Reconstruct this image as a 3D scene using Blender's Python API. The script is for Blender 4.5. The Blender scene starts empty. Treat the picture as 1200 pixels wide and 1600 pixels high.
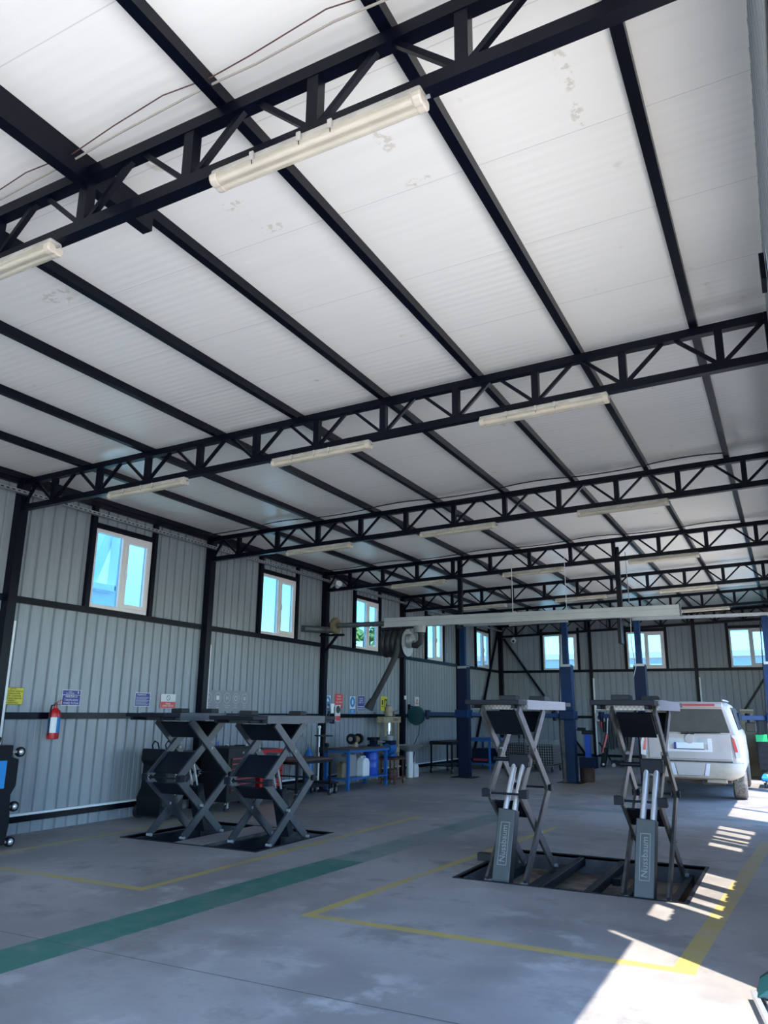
import bpy, bmesh, math, random
from mathutils import Vector, Matrix

random.seed(7)
sc = bpy.context.scene
COL = sc.collection

# ------------------------------------------------------------------ camera, world, sun, exposure
F_PX, PITCH, YAW, ROLL, CAMX, CAMH = 1206.84, 0.2527, 0.4751, 0.0112, 9.4568, 1.65
fw = Vector((-math.sin(YAW) * math.cos(PITCH), math.cos(YAW) * math.cos(PITCH), math.sin(PITCH)))
r0 = Vector((math.cos(YAW), math.sin(YAW), 0))
u0 = r0.cross(fw)
rr = math.cos(ROLL) * r0 + math.sin(ROLL) * u0
uu = -math.sin(ROLL) * r0 + math.cos(ROLL) * u0
cd = bpy.data.cameras.new('camera')
cam = bpy.data.objects.new('camera', cd)
COL.objects.link(cam)
cd.sensor_fit = 'VERTICAL'
cd.sensor_height = 36
cd.lens = F_PX / 1600 * 36
cd.clip_start = 0.02
cd.clip_end = 500
cam.matrix_world = Matrix(((rr.x, uu.x, -fw.x, CAMX), (rr.y, uu.y, -fw.y, 0), (rr.z, uu.z, -fw.z, CAMH), (0, 0, 0, 1)))
sc.camera = cam

SUN_AZ = Vector((-0.756, 0.654, 0)).normalized()      # horizontal travel of the sunlight
SUN_EL = math.radians(64)
sun_dir = Vector((SUN_AZ.x * math.cos(SUN_EL), SUN_AZ.y * math.cos(SUN_EL), -math.sin(SUN_EL)))
sd = bpy.data.lights.new('sun', 'SUN')
sd.energy = 7.4
sd.angle = math.radians(0.55)
sd.color = (1.0, 0.92, 0.80)
so = bpy.data.objects.new('sun', sd)
COL.objects.link(so)
so.rotation_euler = sun_dir.to_track_quat('-Z', 'Y').to_euler()
so.location = (14, -6, 12)

SKY = 0.75
w = bpy.data.worlds.new('world')
sc.world = w
w.use_nodes = True
nt = w.node_tree
nt.nodes.clear()
wo = nt.nodes.new('ShaderNodeOutputWorld')
bg = nt.nodes.new('ShaderNodeBackground')
sky = nt.nodes.new('ShaderNodeTexSky')
sky.sky_type = 'NISHITA'
sky.sun_disc = False
sky.sun_elevation = SUN_EL
sky.sun_rotation = math.atan2(-SUN_AZ.x, -SUN_AZ.y)
sky.air_density = 0.8
sky.dust_density = 0.1
sky.ozone_density = 2.0
tint = nt.nodes.new('ShaderNodeMix')
tint.data_type = 'RGBA'
tint.blend_type = 'MULTIPLY'
tint.inputs[0].default_value = 1.0
tint.inputs[7].default_value = (0.73, 0.89, 0.98, 1)
nt.links.new(sky.outputs[0], tint.inputs[6])
nt.links.new(tint.outputs[2], bg.inputs[0])
bg.inputs[1].default_value = SKY
nt.links.new(bg.outputs[0], wo.inputs[0])

# window and door openings as daylight portals: (centre, size along y or x, height, axis)
PORTALS = [((9.66, 0.0, 1.95), 10.6, 3.9, 'x-'), ((9.66, 18.66, 1.84), 9.5, 3.68, 'x-'), ((4.8, -5.45, 2.0), 8.0, 4.0, 'y+')]
for pc, pw, ph, ax in PORTALS:
    pl = bpy.data.lights.new('daylight_portal', 'AREA')
    pl.shape = 'RECTANGLE'
    pl.size, pl.size_y = pw, ph
    pl.cycles.is_portal = True
    po = bpy.data.objects.new('daylight_portal', pl)
    COL.objects.link(po)
    po.location = pc
    n = Vector((-1, 0, 0)) if ax == 'x-' else Vector((0, 1, 0))
    po.rotation_euler = n.to_track_quat('-Z', 'Z').to_euler()

sc.view_settings.view_transform = 'Standard'
sc.view_settings.look = 'None'
sc.view_settings.gamma = 1
sc.view_settings.use_curve_mapping = False
sc.view_settings.exposure = 0.80
sc.cycles.use_denoising = True
sc.cycles.max_bounces = 10
sc.cycles.diffuse_bounces = 6
sc.cycles.glossy_bounces = 4
sc.cycles.transmission_bounces = 6
sc.cycles.transparent_max_bounces = 8
sc.cycles.sample_clamp_indirect = 6
sc.cycles.caustics_reflective = False
sc.cycles.caustics_refractive = False

# ------------------------------------------------------------------ materials
def mat(name, col, rough=0.5, metal=0.0, noise=0.0, nscale=4.0, bump=0.0, bscale=30.0, spec=0.5, alpha=1.0, stretch=None, nlo=0.35, nhi=0.65, col2=None):
    m = bpy.data.materials.new(name)
    m.use_nodes = True
    t = m.node_tree
    b = t.nodes['Principled BSDF']
    b.inputs['Base Color'].default_value = (*col, 1)
    b.inputs['Roughness'].default_value = rough
    b.inputs['Metallic'].default_value = metal
    b.inputs['Specular IOR Level'].default_value = spec
    if alpha < 1:
        b.inputs['Alpha'].default_value = alpha
    if noise or bump:
        tc = t.nodes.new('ShaderNodeTexCoord')
        mp = t.nodes.new('ShaderNodeMapping')
        if stretch:
            mp.inputs['Scale'].default_value = stretch
        t.links.new(tc.outputs['Object'], mp.inputs[0])
    if noise:
        nz = t.nodes.new('ShaderNodeTexNoise')
        nz.inputs['Scale'].default_value = nscale
        nz.inputs['Detail'].default_value = 6
        t.links.new(mp.outputs[0], nz.inputs['Vector'])
        cr = t.nodes.new('ShaderNodeValToRGB')
        c2 = col2 or tuple(c * (1 - noise) for c in col)
        cr.color_ramp.elements[0].position = nlo
        cr.color_ramp.elements[1].position = nhi
        cr.color_ramp.elements[0].color = (*c2, 1)
        cr.color_ramp.elements[1].color = (*col, 1)
        t.links.new(nz.outputs[0], cr.inputs[0])
        t.links.new(cr.outputs[0], b.inputs['Base Color'])
    if bump:
        n2 = t.nodes.new('ShaderNodeTexNoise')
        n2.inputs['Scale'].default_value = bscale
        t.links.new(mp.outputs[0], n2.inputs['Vector'])
        bp = t.nodes.new('ShaderNodeBump')
        bp.inputs['Strength'].default_value = bump
        bp.inputs['Distance'].default_value = 0.01
        t.links.new(n2.outputs[0], bp.inputs['Height'])
        t.links.new(bp.outputs[0], b.inputs['Normal'])
    return m

M = {}
M['steel'] = mat('black_painted_steel', (0.002, 0.003, 0.009), 0.35, noise=0.3, nscale=3, spec=0.16)
M['sheet'] = mat('corrugated_sheet', (0.255, 0.28, 0.31), 0.38, noise=0.14, nscale=1.3, stretch=(1, 3, 0.4), spec=0.5)
M['pvc'] = mat('white_pvc', (0.74, 0.70, 0.69), 0.35)
M['galv'] = mat('galvanised_steel', (0.42, 0.44, 0.46), 0.4, 0.6, noise=0.2, nscale=8)
M['alu'] = mat('aluminium_rail', (0.50, 0.51, 0.51), 0.35, 0.25, noise=0.15, nscale=2)
M['lamphouse'] = mat('lamp_housing', (0.50, 0.48, 0.43), 0.5, noise=0.25, nscale=9)
M['lampcover'] = mat('lamp_cover', (0.70, 0.63, 0.48), 0.25, alpha=0.55, noise=0.15, nscale=5)
M['lampend'] = mat('lamp_end_cap', (0.56, 0.50, 0.40), 0.2)
M['lamptube'] = mat('lamp_tube', (0.85, 0.83, 0.74), 0.3)
M['chrome'] = mat('chrome', (0.8, 0.82, 0.85), 0.28, 0.75)
M['liftgrey'] = mat('lift_grey_paint', (0.040, 0.046, 0.058), 0.42, noise=0.35, nscale=7)
M['liftdark'] = mat('lift_dark_paint', (0.006, 0.008, 0.015), 0.55, spec=0.25, noise=0.3, nscale=7)
M['liftbeige'] = mat('lift_worn_beige', (0.10, 0.093, 0.09), 0.45, noise=0.5, nscale=9)
M['ram'] = mat('ram_cover_grey', (0.030, 0.036, 0.036), 0.4, noise=0.35, nscale=10)
M['rampale'] = mat('worn_raised_lettering', (0.20, 0.21, 0.205), 0.4)
M['pipegrey'] = mat('dark_grey_duct', (0.11, 0.12, 0.13), 0.35, 0.3, noise=0.3, nscale=8)
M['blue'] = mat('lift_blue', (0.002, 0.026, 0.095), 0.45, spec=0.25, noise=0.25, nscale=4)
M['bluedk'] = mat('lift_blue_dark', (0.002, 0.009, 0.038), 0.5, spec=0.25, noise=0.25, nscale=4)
M['benchblue'] = mat('bench_blue', (0.015, 0.12, 0.38), 0.4, noise=0.2, nscale=6)
M['teal'] = mat('teal_plastic', (0.006, 0.06, 0.07), 0.4)
M['rubber'] = mat('black_rubber', (0.012, 0.013, 0.016), 0.6)
M['blk'] = mat('black_plastic', (0.006, 0.007, 0.011), 0.45, spec=0.28)
M['red'] = mat('red_paint', (0.40, 0.008, 0.012), 0.35)
M['redln'] = mat('red_strip', (0.40, 0.03, 0.04), 0.4)
M['cream'] = mat('cream_paint', (0.36, 0.30, 0.19), 0.5, noise=0.3, nscale=12)
M['brownmetal'] = mat('rusty_brown_metal', (0.10, 0.045, 0.035), 0.6, noise=0.5, nscale=9)
M['drum'] = mat('brown_drum', (0.065, 0.035, 0.032), 0.6, noise=0.3)
M['hose'] = mat('black_hose', (0.014, 0.016, 0.018), 0.55, bump=0.5, bscale=60)
M['white'] = mat('white_plastic', (0.72, 0.74, 0.76), 0.4)
M['bluedrum'] = mat('blue_drum', (0.01, 0.07, 0.42), 0.4)
M['greyplastic'] = mat('grey_plastic', (0.25, 0.26, 0.26), 0.5)
M['yellow'] = mat('yellow_sign', (0.55, 0.48, 0.03), 0.5)
M['signblue'] = mat('blue_sign', (0.035, 0.04, 0.22), 0.5)
M['signlb'] = mat('light_blue_sign', (0.02, 0.20, 0.48), 0.5)
M['signred'] = mat('red_sign', (0.60, 0.06, 0.06), 0.5)
M['signwhite'] = mat('white_sign', (0.62, 0.62, 0.62), 0.5)
M['signgrey'] = mat('grey_poster', (0.22, 0.22, 0.24), 0.5)
M['signpale'] = mat('pale_icon', (0.46, 0.47, 0.49), 0.5)
M['signblack'] = mat('black_ink', (0.02, 0.02, 0.02), 0.6)
M['carpaint'] = mat('champagne_car_paint', (0.47, 0.41, 0.385), 0.42, 0.1, noise=0.12, nscale=3, spec=0.3)
M['cardirt'] = mat('dirty_bumper', (0.46, 0.38, 0.30), 0.55, noise=0.18, nscale=5)
M['carglass'] = mat('dusty_rear_glass', (0.05, 0.042, 0.038), 0.35, noise=0.35, nscale=4, spec=0.35)
M['tyre'] = mat('dusty_tyre', (0.20, 0.17, 0.145), 0.8, noise=0.6, nscale=25)
M['wheelrim'] = mat('wheel_rim', (0.4, 0.4, 0.42), 0.3, 0.8)
M['taillight'] = mat('red_tail_lens', (0.55, 0.02, 0.03), 0.15)
M['clearlens'] = mat('clear_lens', (0.6, 0.58, 0.62), 0.15)
M['under'] = mat('rusty_underbody', (0.12, 0.08, 0.06), 0.7, noise=0.5, nscale=12)
M['tan'] = mat('tan_fan_cover', (0.20, 0.16, 0.09), 0.5, noise=0.3)
M['green'] = mat('green_plastic', (0.01, 0.34, 0.12), 0.4)
M['floorblue'] = mat('bright_blue_plastic', (0.02, 0.22, 0.55), 0.4)
M['cable'] = mat('pale_cable', (0.35, 0.32, 0.27), 0.6)
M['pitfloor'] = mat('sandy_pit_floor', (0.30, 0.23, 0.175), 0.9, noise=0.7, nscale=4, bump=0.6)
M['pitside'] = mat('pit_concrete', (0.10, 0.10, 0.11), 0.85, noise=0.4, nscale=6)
M['whitewall'] = mat('white_render', (0.92, 0.91, 0.90), 0.8)
M['lavender'] = mat('lavender_wall', (0.50, 0.49, 0.60), 0.8)
M['pinkroof'] = mat('pink_tile_roof', (0.62, 0.40, 0.36), 0.8)
M['bluesteel'] = mat('outdoor_blue_steel', (0.50, 0.58, 0.82), 0.5)
M['leaf'] = mat('palm_leaf', (0.34, 0.38, 0.08), 0.6, noise=0.4)
M['bark'] = mat('palm_bark', (0.16, 0.11, 0.07), 0.9, noise=0.5, nscale=12)
M['wood'] = mat('dark_worktop', (0.055, 0.045, 0.04), 0.6, noise=0.4, nscale=8)

gm = bpy.data.materials.new('window_glass')
gm.use_nodes = True
t = gm.node_tree
t.nodes.clear()
o_ = t.nodes.new('ShaderNodeOutputMaterial')
mx = t.nodes.new('ShaderNodeMixShader')
tr = t.nodes.new('ShaderNodeBsdfTransparent')
gl = t.nodes.new('ShaderNodeBsdfGlossy')
gl.inputs['Roughness'].default_value = 0.03
lw = t.nodes.new('ShaderNodeLayerWeight')
fr = t.nodes.new('ShaderNodeMath')
fr.operation = 'POWER'
fr.inputs[1].default_value = 5.0
t.links.new(lw.outputs['Facing'], fr.inputs[0])
tr.inputs[0].default_value = (0.40, 0.62, 0.70, 1)
t.links.new(fr.outputs[0], mx.inputs[0])
t.links.new(tr.outputs[0], mx.inputs[1])
t.links.new(gl.outputs[0], mx.inputs[2])
t.links.new(mx.outputs[0], o_.inputs[0])
M['glass'] = gm

def diamond_plate():
    m = bpy.data.materials.new('diamond_plate')
    m.use_nodes = True
    t = m.node_tree
    b = t.nodes['Principled BSDF']
    tc = t.nodes.new('ShaderNodeTexCoord')
    ck = t.nodes.new('ShaderNodeTexChecker')
    ck.inputs['Scale'].default_value = 45
    ck.inputs[1].default_value = (0.36, 0.34, 0.34, 1)
    ck.inputs[2].default_value = (0.22, 0.21, 0.22, 1)
    t.links.new(tc.outputs['Object'], ck.inputs[0])
    t.links.new(ck.outputs[0], b.inputs['Base Color'])
    b.inputs['Roughness'].default_value = 0.4
    b.inputs['Metallic'].default_value = 0.3
    return m
M['diamond'] = diamond_plate()

class NT:
    """tiny node-math helper"""
    def __init__(s, t):
        s.t = t
    def m(s, op, a, b=0.0, c=None):
        n = s.t.nodes.new('ShaderNodeMath')
        n.operation = op
        for i, v in enumerate((a, b, c)):
            if v is None:
                continue
            if isinstance(v, (int, float)):
                n.inputs[i].default_value = v
            else:
                s.t.links.new(v, n.inputs[i])
        return n.outputs[0]
    def noise(s, vec, scale, detail=5, rough=0.5):
        n = s.t.nodes.new('ShaderNodeTexNoise')
        n.inputs['Scale'].default_value = scale
        n.inputs['Detail'].default_value = detail
        n.inputs['Roughness'].default_value = rough
        s.t.links.new(vec, n.inputs['Vector'])
        return n.outputs[0]
    def mix(s, f, a, b):
        n = s.t.nodes.new('ShaderNodeMix')
        n.data_type = 'RGBA'
        for i, v in ((0, f), (6, a), (7, b)):
            if isinstance(v, tuple):
                n.inputs[i].default_value = (*v, 1)
            elif isinstance(v, (int, float)):
                n.inputs[i].default_value = v
            else:
                s.t.links.new(v, n.inputs[i])
        return n.outputs[2]
    def ss(s, v, a, b):
        n = s.t.nodes.new('ShaderNodeMapRange')
        n.interpolation_type = 'SMOOTHSTEP'
        n.inputs[1].default_value = a
        n.inputs[2].default_value = b
        s.t.links.new(v, n.inputs[0])
        return n.outputs[0]

def floor_material():
    m = bpy.data.materials.new('painted_concrete_floor')
    m.use_nodes = True
    t = m.node_tree
    b = t.nodes['Principled BSDF']
    N = NT(t)
    tc = t.nodes.new('ShaderNodeTexCoord')
    sp = t.nodes.new('ShaderNodeSeparateXYZ')
    t.links.new(tc.outputs['Object'], sp.inputs[0])
    X, Y = sp.outputs[0], sp.outputs[1]
    P = tc.outputs['Object']
    big = N.noise(P, 0.55, 6, 0.6)
    mid = N.noise(P, 2.2, 8, 0.65)
    fine = N.noise(P, 18, 6, 0.7)
    base = N.mix(N.ss(big, 0.36, 0.66), (0.225, 0.21, 0.205), (0.37, 0.355, 0.35))
    base = N.mix(N.ss(mid, 0.50, 0.70), base, (0.44, 0.43, 0.425))
    base = N.mix(N.m('MULTIPLY', N.ss(N.noise(P, 1.1, 8, 0.68), 0.50, 0.66), 0.7), base, (0.13, 0.12, 0.115))
    base = N.mix(N.m('MULTIPLY', N.ss(fine, 0.5, 0.8), 0.35), base, (0.16, 0.15, 0.145))
    wob = N.m('MULTIPLY', N.m('SUBTRACT', fine, 0.5), 0.012)
    def band(v, a, bb):
        v = N.m('ADD', v, wob)
        return N.m('MULTIPLY', N.m('GREATER_THAN', v, a), N.m('LESS_THAN', v, bb))
    def rect(x0, x1, y0, y1, kx=0.0, ky=0.0, yr=6.0):
        xs = N.m('SUBTRACT', X, N.m('MULTIPLY', N.m('SUBTRACT', Y, yr), kx)) if kx else X
        ys = N.m('SUBTRACT', Y, N.m('MULTIPLY', N.m('SUBTRACT', X, x0), ky)) if ky else Y
        return N.m('MULTIPLY', band(xs, x0, x1), band(ys, y0, y1))
    def union(l):
        a = l[0]
        for q in l[1:]:
            a = N.m('MAXIMUM', a, q)
        return a
    yel = union([
        rect(1.00, 3.86, 6.00, 6.11), rect(3.76, 3.86, 6.00, 12.25, 0.008), rect(1.00, 1.09, 6.0, 12.2, 0.01),
        rect(5.64, 5.74, 5.97, 12.2, 0.072), rect(5.64, 8.72, 5.97, 6.08), rect(8.56, 8.71, 5.97, 12.4, 0.055)])
    faint = union([
        rect(1.00, 3.88, 12.13, 12.22), rect(6.10, 9.0, 12.10, 12.20),
        rect(4.74, 4.86, 16.6, 24.0), rect(1.22, 1.32, 17.2, 21.0), rect(6.0, 6.1, 16.6, 24.0), rect(1.0, 1.1, 16.8, 20.0)])
    wear = N.ss(mid, 0.30, 0.52)
    yf = N.m('MULTIPLY', yel, N.m('MULTIPLY_ADD', wear, 0.45, 0.45))
    ff = N.m('MULTIPLY', faint, N.m('MULTIPLY', wear, 0.45))
    gr = union([rect(4.42, 4.88, -5.4, 8.3, 0.045), ])
    grf = union([rect(4.42, 4.88, 8.3, 13.4, 0.045), rect(3.4, 9.6, 14.6, 15.0, 0, -0.05)])
    gm_ = N.m('MAXIMUM', N.m('MULTIPLY', gr, N.m('MULTIPLY_ADD', wear, 0.35, 0.6)), N.m('MULTIPLY', grf, N.m('MULTIPLY', N.ss(big, 0.3, 0.6), 0.5)))
    c = N.mix(gm_, base, (0.025, 0.15, 0.115))
    c = N.mix(N.m('MAXIMUM', yf, ff), c, (0.46, 0.35, 0.09))
    j = N.m('MAXIMUM', rect(0, 9.6, 4.452, 4.464), rect(0, 9.6, 15.0, 15.012))
    c = N.mix(N.m('MULTIPLY', j, 0.8), c, (0.04, 0.04, 0.04))
    t.links.new(c, b.inputs['Base Color'])
    t.links.new(N.m('MULTIPLY_ADD', mid, 0.35, 0.28), b.inputs['Roughness'])
    bp = t.nodes.new('ShaderNodeBump')
    bp.inputs['Strength'].default_value = 0.08
    bp.inputs['Distance'].default_value = 0.01
    t.links.new(mid, bp.inputs['Height'])
    t.links.new(bp.outputs[0], b.inputs['Normal'])
    return m
M['floor'] = floor_material()

def ceiling_material():
    m = bpy.data.materials.new('white_sandwich_panel')
    m.use_nodes = True
    t = m.node_tree
    b = t.nodes['Principled BSDF']
    N = NT(t)
    tc = t.nodes.new('ShaderNodeTexCoord')
    sp = t.nodes.new('ShaderNodeSeparateXYZ')
    t.links.new(tc.outputs['Object'], sp.inputs[0])
    X, Y = sp.outputs[0], sp.outputs[1]
    P = tc.outputs['Object']
    seam = N.m('LESS_THAN', N.m('ABSOLUTE', N.m('SUBTRACT', N.m('FRACT', N.m('ADD', Y, 0.35)), 0.5)), 0.004)
    mp = t.nodes.new('ShaderNodeMapping')
    mp.inputs['Scale'].default_value = (0.35, 9, 1)
    t.links.new(P, mp.inputs[0])
    streak = N.noise(mp.outputs[0], 1.5, 4)
    stain = N.m('MULTIPLY', N.ss(N.noise(P, 2.4, 5), 0.66, 0.74), N.ss(N.noise(P, 14, 3), 0.5, 0.62))
    for (sx, sy, lx, ly) in STAINS:
        dx = N.m('DIVIDE', N.m('SUBTRACT', X, sx), lx)
        dy = N.m('DIVIDE', N.m('SUBTRACT', Y, sy), ly)
        d2 = N.m('ADD', N.m('MULTIPLY', dx, dx), N.m('MULTIPLY', dy, dy))
        sp_ = N.m('MULTIPLY', N.m('SUBTRACT', 1.0, N.ss(d2, 0.3, 1.0)), N.ss(N.noise(P, 26, 4), 0.5, 0.6))
        stain = N.m('MAXIMUM', stain, sp_)
    c = N.mix(N.m('MULTIPLY', N.ss(streak, 0.4, 0.7), 0.25), (0.92, 0.895, 0.82), (0.85, 0.825, 0.75))
    c = N.mix(N.m('MULTIPLY', stain, 0.45), c, (0.52, 0.44, 0.30))
    c = N.mix(N.m('MULTIPLY', seam, 0.35), c, (0.4, 0.4, 0.4))
    t.links.new(c, b.inputs['Base Color'])
    b.inputs['Roughness'].default_value = 0.27
    b.inputs['Specular IOR Level'].default_value = 0.45
    wv = N.m('SINE', N.m('MULTIPLY', Y, 2 * math.pi / 0.09))
    amp = N.ss(N.noise(P, 1.1, 2), 0.3, 0.7)
    h = N.m('ADD', N.m('MULTIPLY', wv, amp), N.m('MULTIPLY', streak, 2.0))
    bp = t.nodes.new('ShaderNodeBump')
    bp.inputs['Strength'].default_value = 0.22
    bp.inputs['Distance'].default_value = 0.003
    t.links.new(h, bp.inputs['Height'])
    t.links.new(bp.outputs[0], b.inputs['Normal'])
    return m
STAINS = [(6.42, 4.05, 0.12, 0.06), (6.33, 3.7, 0.1, 0.08), (7.59, 4.1, 0.12, 0.05), (7.55, 3.65, 0.06, 0.16), (8.69, 3.65, 0.05, 0.22), (8.68, 4.03, 0.05, 0.14), (4.3, 3.96, 0.2, 0.12)]
M['ceiling'] = ceiling_material()
M['yard'] = mat('pale_yard_concrete', (0.84, 0.76, 0.66), 0.9, noise=0.1, nscale=0.6)

# ------------------------------------------------------------------ mesh helpers
class MB:
    def __init__(s):
        s.v, s.f = [], []
    def add(s, vs, fs):
        k = len(s.v)
        s.v += [tuple(v) for v in vs]
        s.f += [tuple(k + i for i in f) for f in fs]
        return s
    def box(s, x0, y0, z0, x1, y1, z1):
        x0, x1 = sorted((x0, x1)); y0, y1 = sorted((y0, y1)); z0, z1 = sorted((z0, z1))
        return s.add([(x0, y0, z0), (x1, y0, z0), (x1, y1, z0), (x0, y1, z0), (x0, y0, z1), (x1, y0, z1), (x1, y1, z1), (x0, y1, z1)],
                     [(0, 3, 2, 1), (4, 5, 6, 7), (0, 1, 5, 4), (1, 2, 6, 5), (2, 3, 7, 6), (3, 0, 4, 7)])
    def bar(s, p, q, w, h=None, up=(0, 0, 1)):
        h = w if h is None else h
        p, q = Vector(p), Vector(q)
        d = (q - p).normalized()
        up = Vector(up)
        if abs(d.dot(up.normalized())) > 0.98:
            up = Vector((1, 0, 0)) if abs(d.x) < 0.9 else Vector((0, 1, 0))
        a = d.cross(up).normalized() * w / 2
        b = a.cross(d).normalized() * h / 2
        vs = [p - a - b, p + a - b, p + a + b, p - a + b, q - a - b, q + a - b, q + a + b, q - a + b]
        return s.add(vs, [(3, 2, 1, 0), (4, 5, 6, 7), (0, 1, 5, 4), (1, 2, 6, 5), (2, 3, 7, 6), (3, 0, 4, 7)])
    def cyl(s, p, q, r, n=20, r2=None):
        p, q = Vector(p), Vector(q)
        d = (q - p).normalized()
        up = Vector((0, 0, 1)) if abs(d.z) < 0.95 else Vector((1, 0, 0))
        a = d.cross(up).normalized()
        b = d.cross(a).normalized()
        r2 = r if r2 is None else r2
        vs = [p + (a * math.cos(i * 2 * math.pi / n) + b * math.sin(i * 2 * math.pi / n)) * r for i in range(n)]
        vs += [q + (a * math.cos(i * 2 * math.pi / n) + b * math.sin(i * 2 * math.pi / n)) * r2 for i in range(n)]
        fs = [(i, (i + 1) % n, n + (i + 1) % n, n + i) for i in range(n)]
        fs += [tuple(range(n))[::-1], tuple(range(n, 2 * n))]
        return s.add(vs, fs)
    def tube(s, pts, r, n=8):
        pts = [Vector(p) for p in pts]
        k = len(s.v)
        prev = None
        for i, p in enumerate(pts):
            d = (pts[min(i + 1, len(pts) - 1)] - pts[max(i - 1, 0)]).normalized()
            if prev is None:
                up = Vector((0, 0, 1)) if abs(d.z) < 0.9 else Vector((1, 0, 0))
                a = d.cross(up).normalized()
            else:
                a = (prev - d * prev.dot(d)).normalized()
            prev = a
            b = d.cross(a)
            for j in range(n):
                th = j * 2 * math.pi / n
                s.v.append(tuple(p + (a * math.cos(th) + b * math.sin(th)) * r))
        for i in range(len(pts) - 1):
            for j in range(n):
                s.f.append((k + i * n + j, k + i * n + (j + 1) % n, k + (i + 1) * n + (j + 1) % n, k + (i + 1) * n + j))
        s.f.append(tuple(k + j for j in range(n))[::-1])
        s.f.append(tuple(k + (len(pts) - 1) * n + j for j in range(n)))
        return s
    def lathe(s, prof, c=(0, 0, 0), axis='z', n=24):
        k = len(s.v)
        for (r, h) in prof:
            for j in range(n):
                a = j * 2 * math.pi / n
                x, y = r * math.cos(a), r * math.sin(a)
                p = {'z': (x, y, h), 'y': (x, h, y), 'x': (h, x, y)}[axis]
                s.v.append((p[0] + c[0], p[1] + c[1], p[2] + c[2]))
        for i in range(len(prof) - 1):
            for j in range(n):
                s.f.append((k + i * n + j, k + i * n + (j + 1) % n, k + (i + 1) * n + (j + 1) % n, k + (i + 1) * n + j))
        s.f.append(tuple(k + j for j in range(n))[::-1])
        s.f.append(tuple(k + (len(prof) - 1) * n + j for j in range(n)))
        return s
    def prism(s, poly, a, b, axis='y'):
        """poly: 2-D outline; extruded along axis from a to b. y: (x,z); x: (y,z); z: (x,y)"""
        n = len(poly)
        def P(p, h):
            return {'y': (p[0], h, p[1]), 'x': (h, p[0], p[1]), 'z': (p[0], p[1], h)}[axis]
        vs = [P(p, a) for p in poly] + [P(p, b) for p in poly]
        fs = [(i, (i + 1) % n, n + (i + 1) % n, n + i) for i in range(n)] + [tuple(range(n))[::-1], tuple(range(n, 2 * n))]
        return s.add(vs, fs)
    def ball(s, c, r, n=16, m=10):
        prof = [(max(1e-4, r * math.sin(math.pi * i / m)), -r * math.cos(math.pi * i / m)) for i in range(m + 1)]
        return s.lathe(prof, c, 'z', n)
    def ring(s, c, ro, ri, axis, h0, h1, n=28):
        s.lathe([(ri, h0), (ro, h0), (ro, h1), (ri, h1), (ri, h0)], c, axis, n)
        del s.f[-2:]
        return s
    def build(s, name, m, parent=None, smooth=False, bevel=0.0):
        me = bpy.data.meshes.new(name)
        me.from_pydata(s.v, [], s.f)
        bm = bmesh.new()
        bm.from_mesh(me)
        bmesh.ops.recalc_face_normals(bm, faces=bm.faces)
        bm.to_mesh(me)
        bm.free()
        if smooth:
            me.shade_smooth()
            me.set_sharp_from_angle(angle=math.radians(40))
        me.materials.append(M[m] if isinstance(m, str) else m)
        o = bpy.data.objects.new(name, me)
        COL.objects.link(o)
        if parent is not None:
            o.parent = parent
        if bevel:
            bv = o.modifiers.new('bevel', 'BEVEL')
            bv.width = bevel
            bv.segments = 2
            bv.limit_method = 'ANGLE'
        return o

def tag(o, label, cat, group=None):
    o['label'] = label
    o['category'] = cat
    if group:
        o['group'] = group
    return o

def thing(name, label, cat, loc=(0, 0, 0), rz=0.0, group=None):
    o = bpy.data.objects.new(name, None)
    COL.objects.link(o)
    o.empty_display_size = 0.1
    o.location = loc
    o.rotation_euler = (0, 0, rz)
    return tag(o, label, cat, group)

KIDS = {}
def copy_tree(o, parent=None):
    c = o.copy()
    COL.objects.link(c)
    c.parent = parent
    for ch in [x for x in bpy.data.objects if x.parent == o]:
        copy_tree(ch, c)
    return c

def struct(mb, name, m, parent=None, smooth=False, bevel=0):
    o = mb.build(name, m, parent, smooth, bevel)
    if parent is None:
        o['kind'] = 'structure'
    return o

def lettering(name, lines, m, parent, origin, ux, uz, size, lead=1.3, ext=0.002):
    """flat letters centred at origin; ux reading direction, uz up"""
    cu = bpy.data.curves.new(name, 'FONT')
    cu.body = '\n'.join(lines) if isinstance(lines, (list, tuple)) else lines
    cu.size = size
    cu.space_line = lead
    cu.align_x = 'CENTER'
    cu.align_y = 'CENTER'
    cu.extrude = ext
    cu.resolution_u = 2
    tmp = bpy.data.objects.new('tmp_text', cu)
    COL.objects.link(tmp)
    bpy.context.view_layer.update()
    me = bpy.data.meshes.new_from_object(tmp.evaluated_get(bpy.context.evaluated_depsgraph_get()))
    bpy.data.objects.remove(tmp)
    ux, uz = Vector(ux).normalized(), Vector(uz).normalized()
    n = ux.cross(uz)
    R = Matrix((ux, uz, n)).transposed().to_4x4()
    R.translation = Vector(origin)
    me.transform(R)
    me.materials.clear()
    me.materials.append(M[m])
    o = bpy.data.objects.new(name, me)
    COL.objects.link(o)
    if parent:
        o.parent = parent
    return o

# ------------------------------------------------------------------ building shell
W, YF, YB, D, Y0 = 9.63, 27.9, -5.37, 4.1431, 7.0546
TY = [Y0 + k * D for k in range(-1, 5)] + [27.75]
SL = 0.034
def zc(x):
    return 4.872 + SL * x
PITS = [(1.40, 2.24, 8.22, 9.98), (2.70, 3.54, 8.22, 9.98), (6.20, 8.42, 8.06, 9.98)]

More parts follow.
